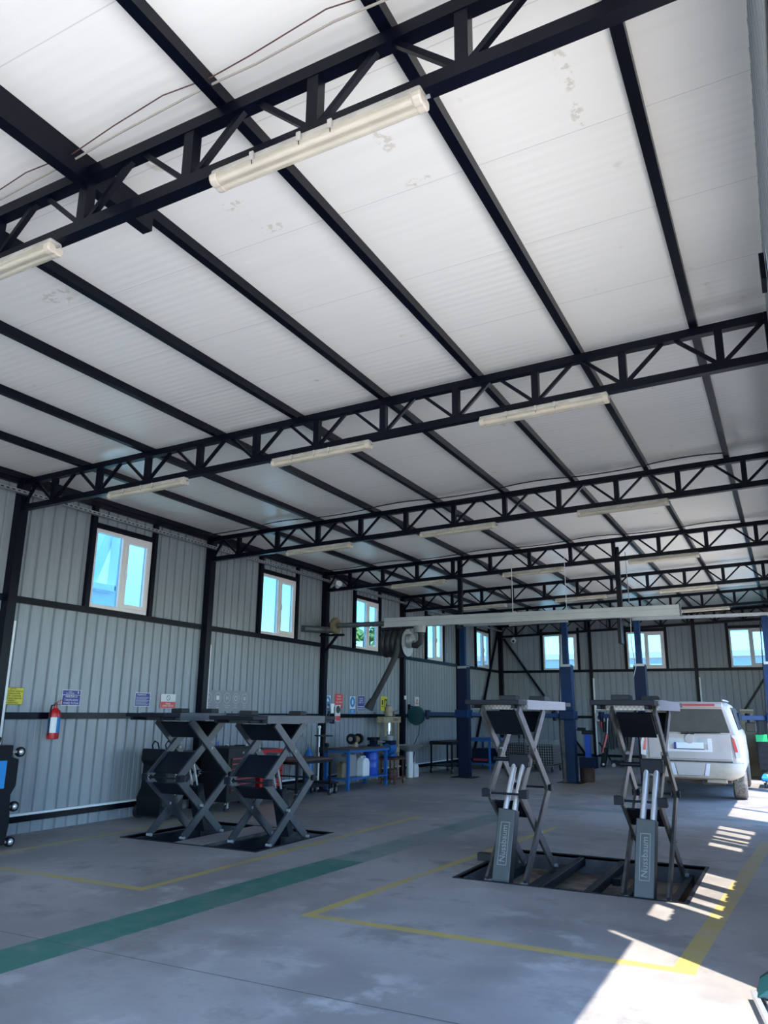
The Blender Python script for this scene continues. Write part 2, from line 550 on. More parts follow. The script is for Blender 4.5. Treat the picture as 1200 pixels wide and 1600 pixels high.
def floor_mesh():
    xs = sorted({-0.0, W} | {p[0] for p in PITS} | {p[1] for p in PITS})
    ys = sorted({YB, YF} | {p[2] for p in PITS} | {p[3] for p in PITS})
    mb = MB()
    for i in range(len(xs) - 1):
        for j in range(len(ys) - 1):
            cx, cy = (xs[i] + xs[i + 1]) / 2, (ys[j] + ys[j + 1]) / 2
            if any(a < cx < b and c < cy < d for a, b, c, d in PITS):
                continue
            mb.add([(xs[i], ys[j], 0), (xs[i + 1], ys[j], 0), (xs[i + 1], ys[j + 1], 0), (xs[i], ys[j + 1], 0)], [(0, 1, 2, 3)])
    return mb
struct(floor_mesh(), 'floor', 'floor')
mb = MB()
for (a, b, c, d) in PITS:
    zz_ = -0.19 if a > 5 else -0.30
    mb.box(a - 0.05, c - 0.05, -0.42, b + 0.05, d + 0.05, zz_)
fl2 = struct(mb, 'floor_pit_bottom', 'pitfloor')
mb = MB()
for (a, b, c, d) in PITS:
    mb.box(a - 0.05, c - 0.05, -0.30, a, d + 0.05, -0.004).box(b, c - 0.05, -0.30, b + 0.05, d + 0.05, -0.004)
    mb.box(a, c - 0.05, -0.30, b, c, -0.004).box(a, d, -0.30, b, d + 0.05, -0.004)
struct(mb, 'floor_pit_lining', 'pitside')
mb = MB()
for (a, b, c, d) in [(1.40, 3.54, 8.22, 9.98), PITS[2]]:
    t_ = 0.035
    mb.box(a - t_, c - t_, -0.03, b + t_, c, 0.006).box(a - t_, d, -0.03, b + t_, d + t_, 0.006)
    mb.box(a - t_, c, -0.03, a, d, 0.006).box(b, c, -0.03, b + t_, d, 0.006)
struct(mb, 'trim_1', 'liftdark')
mb = MB()
mb.box(W + 0.05, -30, -0.12, 30, 60, -0.02).box(-30, -30, -0.12, -0.2, 60, -0.02).box(-0.2, -30, -0.12, W + 0.05, YB, -0.02).box(-0.2, YF + 0.1, -0.12, W + 0.05, 60, -0.02)
struct(mb, 'ground', 'yard')

# corrugated sheet: flat 0.17, rib 0.034
RP = 0.2043
def sheet(mb, axis, fixed, a0, a1, z0, z1, inward, off=0.0, th=0.04):
    """vertical ribbed sheet; axis 'y': wall in plane x=fixed, running along y. inward: +1/-1 side of the room"""
    pts = []
    k = math.floor((a0 - off) / RP) - 1
    while True:
        s0 = off + k * RP
        for da, dep in ((0.0, 0.0), (0.084, 0.0), (0.087, 0.003), (0.0875, 0.0), (0.158, 0.0), (0.170, -0.026), (0.196, -0.026), (0.2043, 0.0)):
            pts.append((s0 + da, dep))
        k += 1
        if s0 > a1:
            break
    q = []
    for (a, d) in pts:
        if a < a0 or a > a1:
            continue
        q.append((a, d))
    if not q or q[0][0] > a0 + 1e-4:
        q = [(a0, 0.0)] + q
    if q[-1][0] < a1 - 1e-4:
        q = q + [(a1, 0.0)]
    n = len(q)
    vs = []
    for z in (z0, z1):
        for (a, d) in q:
            f = fixed + inward * d
            vs.append((f, a, z) if axis == 'y' else (a, f, z))
        for (a, d) in q:
            f = fixed - inward * th
            vs.append((f, a, z) if axis == 'y' else (a, f, z))
    fs = []
    for i in range(n - 1):
        fs.append((i, i + 1, 2 * n + i + 1, 2 * n + i))
        fs.append((n + i, n + i + 1, 3 * n + i + 1, 3 * n + i))
        fs.append((i, i + 1, n + i + 1, n + i))
        fs.append((2 * n + i, 2 * n + i + 1, 3 * n + i + 1, 3 * n + i))
    fs += [(0, n, 3 * n, 2 * n), (n - 1, 2 * n - 1, 4 * n - 1, 3 * n - 1)]
    mb.add(vs, fs)

def wall_with_holes(mb, axis, fixed, a0, a1, z0, z1, holes, inward, off=0.0):
    """holes: (b0,b1,c0,c1) with distinct a-ranges"""
    cuts = sorted({a0, a1} | {h[0] for h in holes} | {h[1] for h in holes})
    for i in range(len(cuts) - 1):
        m_ = (cuts[i] + cuts[i + 1]) / 2
        hs = sorted([(h[2], h[3]) for h in holes if h[0] < m_ < h[1]])
        z = z0
        for (c0, c1) in hs:
            if c0 > z + 1e-4:
                sheet(mb, axis, fixed, cuts[i], cuts[i + 1], z, c0, inward, off)
            z = c1
        if z < z1 - 1e-4:
            sheet(mb, axis, fixed, cuts[i], cuts[i + 1], z, z1, inward, off)

WL = [(8.45, 9.69), (12.88, 14.13), (16.84, 18.08), (21.2, 22.42), (25.36, 26.66)]   # left wall windows
WF = [(1.67, 2.90), (4.62, 5.86), (7.88, 9.12)]                                       # far wall windows
WZ0, WZ1 = 3.16, 4.40
mb = MB()
wall_with_holes(mb, 'y', 0.0, YB, YF, -0.01, 4.88, [(a, b, WZ0, WZ1) for a, b in WL], 1, off=7.27 - 0.188)
struct(mb, 'wall_left', 'sheet')
mb = MB()
wall_with_holes(mb, 'x', YF, 0.0, W, -0.01, 5.19, [(a, b, WZ0, WZ1) for a, b in WF], -1, off=5.21 - 0.188)
struct(mb, 'wall_far', 'sheet')
RH = [(-5.2, 5.33, 0, 3.93), (5.33, 5.42, 0, 4.78), (6.18, 6.66, 3.45, 4.02), (6.80, 7.33, 2.42, 3.80), (7.50, 7.88, 2.45, 3.50), (8.09, 8.62, 2.38, 3.45),
      (10.46, 10.76, 2.48, 3.71), (11.02, 11.42, 2.36, 3.71), (11.64, 12.02, 2.36, 3.71), (12.17, 12.53, 2.26, 3.75), (13.92, 23.4, 0, 3.68)]
mb = MB()
wall_with_holes(mb, 'y', W, YB, YF, 0.0, 5.19, RH, -1)
struct(mb, 'wall_right', 'sheet')
mb = MB()
wall_with_holes(mb, 'x', YB, 0.0, W, 0.0, 5.19, [(1.0, 8.9, 0, 4.0)], 1)
struct(mb, 'wall_near', 'sheet')
mb = MB()
z0, z1 = zc(-0.3), zc(W + 0.3)
mb.add([(-0.3, YB - 0.3, z0), (W + 0.3, YB - 0.3, z1), (W + 0.3, YF + 0.3, z1), (-0.3, YF + 0.3, z0),
        (-0.3, YB - 0.3, z0 + 0.06), (W + 0.3, YB - 0.3, z1 + 0.06), (W + 0.3, YF + 0.3, z1 + 0.06), (-0.3, YF + 0.3, z0 + 0.06)],
       [(0, 1, 2, 3), (4, 5, 6, 7), (0, 1, 5, 4), (1, 2, 6, 5), (2, 3, 7, 6), (3, 0, 4, 7)])
struct(mb, 'ceiling', 'ceiling')

# wall steel: columns and rails, each its own structural piece
def steel(name, fn):
    mb = MB()
    fn(mb)
    return struct(mb, name, 'steel')
for y in TY[:-1] + [Y0 - 2 * D]:
    steel('column', lambda m: m.box(0.0, y - 0.07, 0, 0.13, y + 0.07, 4.80).box(0, y - 0.11, 0, 0.16, y + 0.11, 0.015))
steel('column', lambda m: m.box(0.0, YF - 0.16, 0, 0.15, YF - 0.0, 4.84))
for x in (3.36, 6.80, 9.50):
    steel('column', lambda m: m.box(x - 0.05, YF - 0.10, 0, x + 0.05, YF, zc(x) - 0.02))
for y in TY[1:-1]:
    steel('column', lambda m: m.box(W - 0.03, y - 0.07, 0, W + 0.03, y + 0.07, 5.10))
n_ = 2
for z in (1.54, 3.105):
    steel('trim_%d' % n_, lambda m: m.box(0.0, YB, z - 0.045, 0.06, YF, z + 0.045)); n_ += 1
    steel('trim_%d' % n_, lambda m: m.box(0.0, YF - 0.06, z - 0.045, W, YF, z + 0.045)); n_ += 1
steel('trim_%d' % n_, lambda m: m.box(0.0, YB, 0.155, 0.07, YF, 0.235)); n_ += 1
steel('trim_%d' % n_, lambda m: m.box(0.0, YF - 0.07, 0.24, W, YF, 0.32)); n_ += 1
steel('trim_%d' % n_, lambda m: m.box(0.0, YB, 4.72, 0.07, YF, 4.85)); n_ += 1
for (a, b) in WL:
    steel('trim_%d' % n_, lambda m: m.box(0, a - 0.10, 3.15, 0.07, a - 0.015, 4.74).box(0, b + 0.015, 3.15, 0.07, b + 0.09, 4.74).box(0, a, 4.41, 0.06, b, 4.48)); n_ += 1
for (a, b) in WF:
    steel('trim_%d' % n_, lambda m: m.box(a - 0.09, YF - 0.07, 3.13, a - 0.01, YF, 4.62).box(b + 0.01, YF - 0.07, 3.13, b + 0.09, YF, 4.62).box(a, YF - 0.06, 4.41, b, YF, 4.50)); n_ += 1
steel('trim_%d' % n_, lambda m: m.bar((0.10, 27.62, 4.75), (0.10, 24.62, 0.1), 0.07)); n_ += 1
steel('trim_%d' % n_, lambda m: m.bar((0.22, 27.80, 4.30), (3.2, 27.80, 0.05), 0.07)); n_ += 1
steel('trim_%d' % n_, lambda m: m.bar((9.45, 27.80, 3.75), (7.0, 27.80, 0.15), 0.07)); n_ += 1
struct(MB().box(0.02, YB, 0.235, 0.06, YF - 0.2, 0.265), 'baseboard_left', 'white')
for y in TY[1:5]:
    struct(MB().box(0.02, y + 0.07, 0.30, 0.10, y + 0.13, 2.80), 'trim_%d' % n_, 'white'); n_ += 1
for x in (3.41, 6.86):
    struct(MB().box(x, YF - 0.12, 0.3, x + 0.05, YF - 0.06, 2.85), 'trim_%d' % n_, 'white'); n_ += 1
# door edge rails in the right wall
struct(MB().box(W - 0.005, YB + 0.1, 3.93, W + 0.02, 5.33, 3.98), 'trim_%d' % n_, 'steel'); n_ += 1
struct(MB().box(W - 0.045, 5.50, 4.62, W - 0.012, 5.72, 4.82), 'trim_%d' % n_, 'steel'); n_ += 1

def window(k, axis, fixed, a, b, inward):
    """white two-light casement; frame and sash parts"""
    def B(mb, a0, a1, z0, z1, d0, d1):
        lo, hi = fixed - inward * d0, fixed - inward * d1
        return mb.box(lo, a0, z0, hi, a1, z1) if axis == 'y' else mb.box(a0, lo, z0, a1, hi, z1)
    z0, z1 = WZ0, WZ1
    f = 0.055
    mid = (a + b) / 2
    mb = MB()
    B(mb, a, a + f, z0, z1, -0.03, 0.05); B(mb, b - f, b, z0, z1, -0.03, 0.05)
    B(mb, a + f, b - f, z0, z0 + f, -0.03, 0.05); B(mb, a + f, b - f, z1 - f, z1, -0.03, 0.05)
    B(mb, mid - 0.03, mid + 0.03, z0 + f, z1 - f, -0.03, 0.05)
    w_ = struct(mb, 'window_%d' % k, 'pvc', bevel=0.004)
    a2, b2 = mid + 0.03, b - f
    g = 0.065
    mb = MB()
    B(mb, a2, a2 + g, z0 + f, z1 - f, -0.045, 0.03); B(mb, b2 - g, b2, z0 + f, z1 - f, -0.045, 0.03)
    B(mb, a2 + g, b2 - g, z0 + f, z0 + f + g, -0.045, 0.03); B(mb, a2 + g, b2 - g, z1 - f - g, z1 - f, -0.045, 0.03)
    s_ = mb.build('window_sash', 'pvc', w_, bevel=0.004)
    mb = MB()
    B(mb, a2 + 0.02, a2 + 0.045, 3.70, 3.83, -0.075, -0.055); B(mb, a2 + 0.022, a2 + 0.042, 3.81, 3.83, -0.055, -0.045)
    mb.build('window_handle', 'white', s_)
    mb = MB()
    B(mb, a + f, mid - 0.03, z0 + f, z1 - f, 0.008, 0.014)
    mb.build('window_pane', 'glass', w_)
    mb = MB()
    B(mb, a2 + g, b2 - g, z0 + f + g, z1 - f - g, 0.0, 0.006)
    mb.build('window_pane', 'glass', s_)
k = 1
for (a, b) in WL:
    window(k, 'y', 0.0, a, b, 1); k += 1
for (a, b) in WF:
    window(k, 'x', YF, a, b, -1); k += 1

# ------------------------------------------------------------------ roof trusses
def make_truss():
    root = thing('roof_truss', '', 'roof truss', (0, TY[0], 0))
    L0, L1 = 0.06, 9.60
    def zb(x): return 4.365 + SL * x
    def zt(x): return 4.747 + SL * x
    MB().bar((0.0, 0, zt(0.0)), (L1, 0, zt(L1)), 0.08, 0.078).build('top_chord', 'steel', root)
    MB().bar((L0, 0, zb(L0)), (L1, 0, zb(L1)), 0.08, 0.078).build('bottom_chord', 'steel', root)
    xs = [0.70 + 0.852 * i for i in range(11)]
    for x in xs:
        MB().bar((x, 0, zb(x) + 0.035), (x, 0, zt(x) - 0.035), 0.07, 0.07).build('truss_post', 'steel', root)
        for s in (-1, 1):
            x2 = x + s * 0.37
            MB().bar((x + s * 0.04, 0, zb(x) + 0.05), (x2, 0, zt(x2) - 0.03), 0.032, 0.035, up=(0, 1, 0)).build('truss_brace', 'steel', root)
    MB().bar((0.12, 0, zb(0.1) + 0.04), (0.33, 0, zt(0.3) - 0.04), 0.032, 0.035, up=(0, 1, 0)).build('truss_brace', 'steel', root)
    return root
TL = ['black lattice roof truss nearest the camera, crossing the top of the photo',
      'black lattice roof truss, second from the top, ending just left of the first window',
      'black lattice roof truss, third from the top, ending between the first two left-wall windows',
      'black lattice roof truss, fourth from the top, carrying the exhaust rail',
      'black lattice roof truss, fifth from the top, beyond the exhaust rail',
      'black lattice roof truss, last one standing free before the far wall',
      'black lattice roof truss lying against the far wall above its windows']
tr0 = make_truss()
trusses = [tr0]
for i in range(1, 7):
    o = copy_tree(tr0)
    o.location = (0, TY[i], 0)
    trusses.append(o)
for i, o in enumerate(trusses):
    o['label'] = TL[i]
    o['group'] = 'black roof trusses'
ORD = ['first', 'second', 'third', 'fourth', 'fifth', 'sixth', 'seventh', 'eighth', 'ninth']
PX = [0.06, 1.21, 2.36, 3.51, 4.66, 5.80, 6.90, 7.96, 9.02]
for i, x in enumerate(PX):
    mb = MB()
    z = zc(x)
    mb.box(x - 0.035, YB, z - 0.088, x + 0.035, YF - 0.05, z - 0.004)
    o = mb.build('roof_purlin', 'steel')
    if i == 5:
        MB().box(x - 0.042, YB, z - 0.20, x + 0.042, 3.45, z - 0.09).build('sleeve', 'steel', o)
    tag(o, 'long black roof purlin, %s counted from the left wall' % ORD[i], 'purlin', 'black roof purlins')

# fluorescent fittings under the trusses
def make_lamp():
    root = thing('fluorescent_light', '', 'light fitting')
    L = 1.28
    def hull(z0, z1, w0, w1, a, b):
        return MB().prism([(-w0, z0), (w0, z0), (w1, z1), (-w1, z1)], a, b, 'x')
    MB().prism([(-0.055, -0.02), (0.055, -0.02), (0.045, 0.03), (-0.045, 0.03)], -L / 2, L / 2, 'x').build('housing', 'lamphouse', root, bevel=0.012)
    pr = [(-0.060, -0.016), (-0.058, -0.042), (-0.045, -0.062), (-0.018, -0.068), (0, -0.060), (0.018, -0.068), (0.045, -0.062), (0.058, -0.042), (0.060, -0.016)]
    MB().prism(pr, -L / 2 + 0.01, L / 2 - 0.01, 'x').build('cover', 'lampcover', root, bevel=0.01)
    for s in (-1, 1):
        MB().cyl((-L / 2 + 0.05, s * 0.027, -0.038), (L / 2 - 0.05, s * 0.027, -0.038), 0.013, 10).build('tube', 'lamptube', root, True)
    for x in (-0.35, -0.05, 0.14):
        MB().box(x - 0.012, -0.069, -0.03, x + 0.012, -0.058, 0.02).build('clip', 'lamphouse', root)
        MB().box(x - 0.002, -0.064, -0.03, x + 0.002, -0.061, -0.018).box(x - 0.002, -0.062, -0.055, x + 0.002, -0.0595, -0.03).build('strap', 'blk', root)
    for s in (-1, 1):
        MB().prism([(a_ * 1.04, b_ * 1.03) for a_, b_ in pr] + [(0.05, 0.0), (-0.05, 0.0)], s * (L / 2 - 0.05), s * (L / 2 + 0.004), 'x').build('end_cap', 'lampend', root, bevel=0.012)
    MB().cyl((L / 2, 0, -0.02), (L / 2 + 0.03, 0, -0.02), 0.010, 10).build('cable_gland', 'greyplastic', root)
    return root
lamp0 = make_lamp()
first = True
pos = {'left': 2.45, 'middle': 5.03, 'right': 7.58}
TN = ['on the truss nearest the camera', 'on the second truss from the top', 'on the third truss from the top',
      'on the fourth truss, above the exhaust rail', 'on the fifth truss, beyond the exhaust rail', 'on the last free truss before the far wall']
for i in range(6):
    for wd, x in pos.items():
        if i == 0 and wd == 'left':
            continue
        o = lamp0 if first else copy_tree(lamp0)
        first = False
        o.location = (x + (0.0 if i else -0.05), TY[i] - 0.03, 4.325 + SL * x - 0.028)
        o.rotation_euler = (0, -math.atan(SL), 0)
        o['label'] = 'unlit cream fluorescent batten, %s one %s' % ({'left': 'lowest', 'middle': 'middle', 'right': 'highest'}[wd], TN[i])
        o['group'] = 'fluorescent light fittings under the trusses'

# cable tray along the left wall
mb = MB()
ty = 4.575
mb.box(0.13, YB, ty - 0.025, 0.20, YF - 0.2, ty - 0.021).box(0.195, YB, ty - 0.025, 0.20, YF - 0.2, ty + 0.025).box(0.13, YB, ty - 0.025, 0.135, YF - 0.2, ty + 0.025)
tray = mb.build('cable_tray', 'galv')
tag(tray, 'long grey perforated cable tray running high along the left wall', 'cable tray')
mb = MB()
for i in range(150):
    y = 5.6 + i * 0.09
    mb.box(0.2005, y, ty - 0.008, 0.2015, y + 0.05, ty + 0.008)
mb.build('perforations', 'blk', tray)
# sagging cables on the ceiling
def cable(pts, r, m, label):
    o = MB().tube(pts, r, 6).build('cable', m, None, True)
    return tag(o, label, 'cable')
def sag(a, b, n, dz, wob=0.0):
    out = []
    for i in range(n + 1):
        t_ = i / n
        p = Vector(a).lerp(Vector(b), t_)
        p.z -= dz * 4 * t_ * (1 - t_)
        p.y += wob * math.sin(t_ * 17)
        out.append(p)
    return out
cp = [(4.2, 2.85, 4.96), (5.03, 2.85, 4.99), (5.44, 2.80, 4.965), (5.85, 2.77, 4.965), (6.25, 2.73, 4.965), (6.66, 2.72, 4.99), (6.95, 2.74, 5.04), (7.25, 2.72, 5.02), (7.76, 2.68, 5.02), (8.16, 2.72, 5.06), (9.3, 2.75, 5.1)]
cable(cp, 0.007, 'cable', 'thin pale cable sagging under the ceiling just before the nearest truss')
cable([(x, y - 0.03 - 0.02 * (k_ % 3), z + 0.012) for k_, (x, y, z) in enumerate(cp)], 0.004, 'brownmetal', 'thinner brown cable running beside the pale one before the nearest truss')
for i, yt in enumerate((TY[2], TY[3])):
    pts = []
    for j in range(len(PX) - 1):
        seg = sag((PX[j], yt - 0.28, zc(PX[j]) - 0.09), (PX[j + 1], yt - 0.28, zc(PX[j + 1]) - 0.09), 6, -0.03 if j % 2 else 0.015)
        pts += seg if j == 0 else seg[1:]
    cable(pts, 0.009, 'blk', 'black cable clipped to the purlins just before the %s truss from the top' % ('third', 'fourth')[i])
cable([(6.6, 17.0, 5.05), (6.62, 17.0, 3.6), (6.60, 17.02, 3.1), (6.66, 17.0, 2.6), (6.6, 17.0, 2.4)], 0.008, 'greyplastic', 'grey cable hanging down from the roof behind the exhaust rail')

# ------------------------------------------------------------------ scissor lifts
def make_scissor(x0, x1, ztop, zmid, zbot, yt, ym, yb, label, ram_side, bars, platform_y, mats, brand):
    """one platform of a double scissor lift; arms swing in the y-z plane at x0 and x1"""
    cx = (x0 + x1) / 2
    root = thing('scissor_lift', label, 'car lift', (cx, (yt[0] + yt[1]) / 2, 0), 0, 'scissor lift platforms')
    ox, oy = cx, (yt[0] + yt[1]) / 2
    def P(x, y, z): return (x - ox, y - oy, z)
    wA, hA = 0.03, 0.108
    am, pm = mats
    # upper arms: A near-top to far-mid, B far-top to near-mid ; lower: C far-mid to near-bottom, D near-mid to far-bottom
    for i, x in enumerate((x0, x1)):
        o = 0.032 if i == 0 else -0.032
        MB().bar(P(x, yt[0], ztop), P(x, ym[1], zmid), wA, hA).build('upper_arm', am, root, bevel=0.004)
        MB().bar(P(x + o, yt[1], ztop), P(x + o, ym[0], zmid), wA, hA).build('upper_arm', am, root, bevel=0.004)
        MB().bar(P(x, ym[1], zmid), P(x, yb[0], zbot), wA, hA).build('lower_arm', am, root, bevel=0.004)
        MB().bar(P(x + o, ym[0], zmid), P(x + o, yb[1], zbot), wA, hA).build('lower_arm', am, root, bevel=0.004)
    def lerp(a, b, t): return a + (b - a) * t
    # cross plates between arm pairs
    for (ya, za, yb_, zb_, t0, t1, nm) in ((yt[0], ztop, ym[1], zmid, 0.03, 0.30, 'upper_cross_plate'), (yt[1], ztop, ym[0], zmid, 0.03, 0.28, 'upper_cross_plate'),
                                       (yt[1], ztop, ym[0], zmid, 0.58, 0.92, 'middle_cross_plate'), (ym[0], zmid, yb[1], zbot, 0.10, 0.30, 'lower_cross_plate')):
        if nm == 'middle_cross_plate' and ram_side == 'near':
            continue
        MB().bar(P(cx, lerp(ya, yb_, t0), lerp(za, zb_, t0)), P(cx, lerp(ya, yb_, t1), lerp(za, zb_, t1)), (x1 - x0) - 0.08, 0.02, up=(0, 0.01, 1)).build(nm, 'liftdark', root)
    ry = lerp(yt[1], ym[0], 0.80); rz_ = lerp(ztop, zmid, 0.80)
    # pivot pins
    for (y, z) in ((lerp(yt[0], ym[1], .5), lerp(ztop, zmid, .5)), (ym[0], zmid), (ym[1], zmid), (lerp(ym[0], yb[1], .5), lerp(zmid, zbot, .5)), (yb[0], zbot), (yb[1], zbot)):
        for (xa_, xb_) in ((x0 - 0.03, x0 + 0.05), (x1 - 0.05, x1 + 0.024)):
            MB().cyl(P(xa_, y, z), P(xb_, y, z), 0.02, 14).build('pivot_pin', 'greyplastic', root, True)
    for (y, z) in ((ym[0], zmid), (ym[1], zmid)):
        MB().cyl(P(x0, y, z), P(x1, y, z), 0.012, 10).build('cross_rod', 'liftdark', root, True)
    # locking brackets on the middle pivots
    for x in (x0, x1):
        MB().box(*P(x - 0.045, ym[0] - 0.045, zmid - 0.04), *P(x + 0.045, ym[0] + 0.045, zmid + 0.045)).build('pivot_block', 'liftdark', root, bevel=0.006)
        MB().box(*P(x - 0.04, ym[1] - 0.04, zmid - 0.035), *P(x + 0.04, ym[1] + 0.05, zmid + 0.035)).build('pivot_block', 'liftdark', root, bevel=0.006)
    # platform
    py0, py1 = platform_y
    x0s = x0
    if ram_side == 'near':
        x0 = x0 - 0.12
    pl = MB().box(*P(x0 - 0.05, py0, ztop + 0.085), *P(x1 + 0.05, py1, ztop + 0.10)).box(*P(x0 - 0.05, py0, ztop), *P(x0 - 0.03, py1, ztop + 0.085)).box(*P(x1 + 0.03, py0, ztop), *P(x1 + 0.05, py1, ztop + 0.085)) \
        .box(*P(x0 - 0.03, py0, ztop), *P(x1 + 0.03, py0 + 0.02, ztop + 0.085)).box(*P(x0 - 0.03, py1 - 0.02, ztop), *P(x1 + 0.03, py1, ztop + 0.085)).build('platform', pm, root)
    for (ya, yb_) in ((py0 - 0.30, py0 - 0.015), (py1 + 0.015, py1 + 0.32)):
        MB().box(*P(x0 - 0.04, ya, ztop + 0.045), *P(x1 + 0.04, yb_, ztop + 0.095)).box(*P(x0 + 0.02, ya + 0.03, ztop + 0.005), *P(x0 + 0.06, yb_, ztop + 0.045)).box(*P(x1 - 0.06, ya + 0.03, ztop + 0.005), *P(x1 - 0.02, yb_, ztop + 0.045)).build('ramp_flap', 'liftdark', root, bevel=0.005)
    x0 = x0s
    # hydraulic ram
    if ram_side == 'near':
        b0, b1 = Vector(P(cx + bars - 0.03, yb[0] - 0.16, -0.06)), Vector(P(cx + bars + 0.02, yb[0] - 0.02, 0.66))
        up = Vector((0, -1, 0.2))
        ram = MB().bar(b0, b1, 0.185, 0.15, up=up).build('ram_housing', 'ram', root, bevel=0.008)
        top = Vector(P(cx + bars + 0.05, yb[0] + 0.30, 1.13))
        d = (b1 - b0).normalized()
        for s in (-0.05, 0.05):
            MB().cyl(b1 + Vector((s, 0.0, -0.05)), top + Vector((s, 0, 0)), 0.031, 16).build('piston_rod', 'chrome', root, True)
        MB().box(*(top + Vector((-0.11, -0.05, -0.06))), *(top + Vector((0.11, 0.06, 0.08)))).build('ram_head', 'liftdark', root, bevel=0.01)
        MB().cyl(P(x0, yb[0] + 0.30, 1.15), P(x1, yb[0] + 0.30, 1.15), 0.022, 12).build('head_axle', 'liftdark', root, True)
        ax = Vector((1, 0, 0))
        nrm = ax.cross(d).normalized()
        if nrm.y > 0:
            nrm = -nrm
        c = (b0 + b1) / 2 + nrm * 0.0765 + d * 0.03
        lettering('raised_brand_lettering', brand, 'rampale', ram, c + ax * 0.0, -d * -1, nrm.cross(d).normalized() * 1, 0.085, ext=0.003)
        # raised oblong outline round the lettering
        mb = MB()
        hw, hl = 0.045, 0.205
        cc = c + nrm * 0.001
        for (a1_, a2_, b1_, b2_) in ((-hw, -hw, -hl, hl), (hw, hw, -hl, hl), (-hw, hw, -hl, -hl), (-hw, hw, hl, hl)):
            mb.bar(cc + ax * a1_ + d * b1_, cc + ax * a2_ + d * b2_, 0.006, 0.004, up=nrm)
        mb.build('lettering_border', 'rampale', ram)
    else:
        b0, b1 = Vector(P(cx, yb[1] - 0.05, 0.0)), Vector(P(cx, yb[1] - 0.27, 0.62))
        MB().bar(b0, b1, 0.17, 0.13, up=(0, 1, 0.2)).build('ram_housing', 'liftdark', root, bevel=0.008)
        top = Vector(P(cx, yb[1] - 0.43, 1.02))
        for s in (-0.045, 0.045):
            MB().cyl(b1 + Vector((s, 0, -0.03)), top + Vector((s, 0, 0)), 0.014, 12).build('piston_rod', 'chrome', root, True)
        MB().box(*(top + Vector((-0.09, -0.05, -0.04))), *(top + Vector((0.09, 0.05, 0.07)))).build('ram_head', 'liftgrey', root, bevel=0.01)
    # base rails lying in the pit
    zb_ = -0.185 if ram_side == 'near' else -0.295
    MB().box(*P(x0 - 0.05, yb[0] - 0.3, zb_), *P(x0 + 0.02, yb[1] + 0.25, min(zbot, 0) - 0.03)).box(*P(x1 - 0.02, yb[0] - 0.3, zb_), *P(x1 + 0.05, yb[1] + 0.25, min(zbot, 0) - 0.03)).build('base_rail', 'liftdark', root)
    return root

LM = ('liftgrey', 'liftgrey')
RM = ('liftbeige', 'diamond')
make_scissor(1.52, 2.12, 1.50, 0.75, 0.00, (8.55, 9.30), (8.42, 9.48), (8.56, 9.36), 'raised dark scissor lift platform closest to the left wall', 'far', 0, (8.28, 9.25), LM, '')
make_scissor(2.80, 3.42, 1.48, 0.75, 0.00, (8.70, 9.45), (8.58, 9.64), (8.68, 9.56), 'raised dark scissor lift platform in front of the wheeled tables', 'far', 0, (8.45, 9.85), LM, '')
make_scissor(6.42, 6.83, 1.69, 0.81, -0.06, (8.32, 9.42), (8.42, 9.40), (8.38, 9.58), 'raised grey scissor lift platform over the open pit, with the chequered side plate', 'near', 0.04, (8.52, 10.15), RM, 'Nussbaum')
make_scissor(7.82, 8.24, 1.69, 0.81, -0.06, (8.30, 9.60), (8.42, 9.42), (8.32, 9.75), 'raised grey scissor lift platform standing in front of the pale car', 'near', 0.05, (8.35, 9.95), RM, 'Nussbaum')

# pit frame bars (right pit)
pf = thing('pit_frame', 'dark steel frame bars bridging the open floor pit between the two grey platforms', 'frame', (7.3, 9.0, -0.1))
MB().box(-0.30, -0.94, 0.0, -0.22, 0.98, 0.09).build('cross_bar', 'liftdark', pf, bevel=0.004)
MB().box(0.18, -0.94, 0.0, 0.26, 0.98, 0.09).build('cross_bar', 'liftdark', pf, bevel=0.004)
MB().box(-0.42, 0.20, -0.02, -0.30, 0.27, 0.05).build('cross_bar', 'liftdark', pf, bevel=0.004)
MB().box(0.26, 0.10, -0.02, 0.34, 0.17, 0.05).build('cross_bar', 'liftdark', pf, bevel=0.004)

def pad(x, y, z, sx, sy, sz, label, group='rubber lifting pads on the platforms'):
    o = thing('rubber_block', label, 'block', (x, y, z), 0, group)
    MB().box(-sx / 2, -sy / 2, 0, sx / 2, sy / 2, sz).build('block_body', 'rubber', o, bevel=0.008)
    MB().box(-sx / 2 + 0.01, -sy / 2 + 0.01, sz, sx / 2 - 0.01, sy / 2 - 0.01, sz + 0.006).build('ribbed_face', 'blk', o)
for (x, y, z, lb) in ((1.75, 8.75, 1.60, 'black rubber block on the left-wall side platform, below the red and white sign'),
                      (1.95, 9.15, 1.60, 'black rubber block on the left-wall side platform, below the grey poster'),
                      (2.98, 8.70, 1.58, 'black rubber block on the second dark platform, beneath the poster edge'),
                      (3.20, 9.55, 1.58, 'black rubber block on the second dark platform, at its end by the column'),
                      (6.50, 9.05, 1.79, 'black rubber block on the platform beside the blue post, nearer end'),
                      (6.72, 9.50, 1.79, 'black rubber block on the platform beside the blue post, middle'),
                      (6.60, 10.02, 1.79, 'black rubber block on the platform beside the blue post, far end'),
                      (7.85, 8.75, 1.79, 'larger black rubber block on the platform in front of the pale car'),
                      (8.06, 9.35, 1.79, 'flatter black rubber block on the platform in front of the pale car')):
    pad(x, y, z, 0.20, 0.16, 0.055, lb)
pad(6.13, 9.13, 0.0, 0.17, 0.10, 0.075, 'small black rubber block lying on the floor by the yellow line', None)

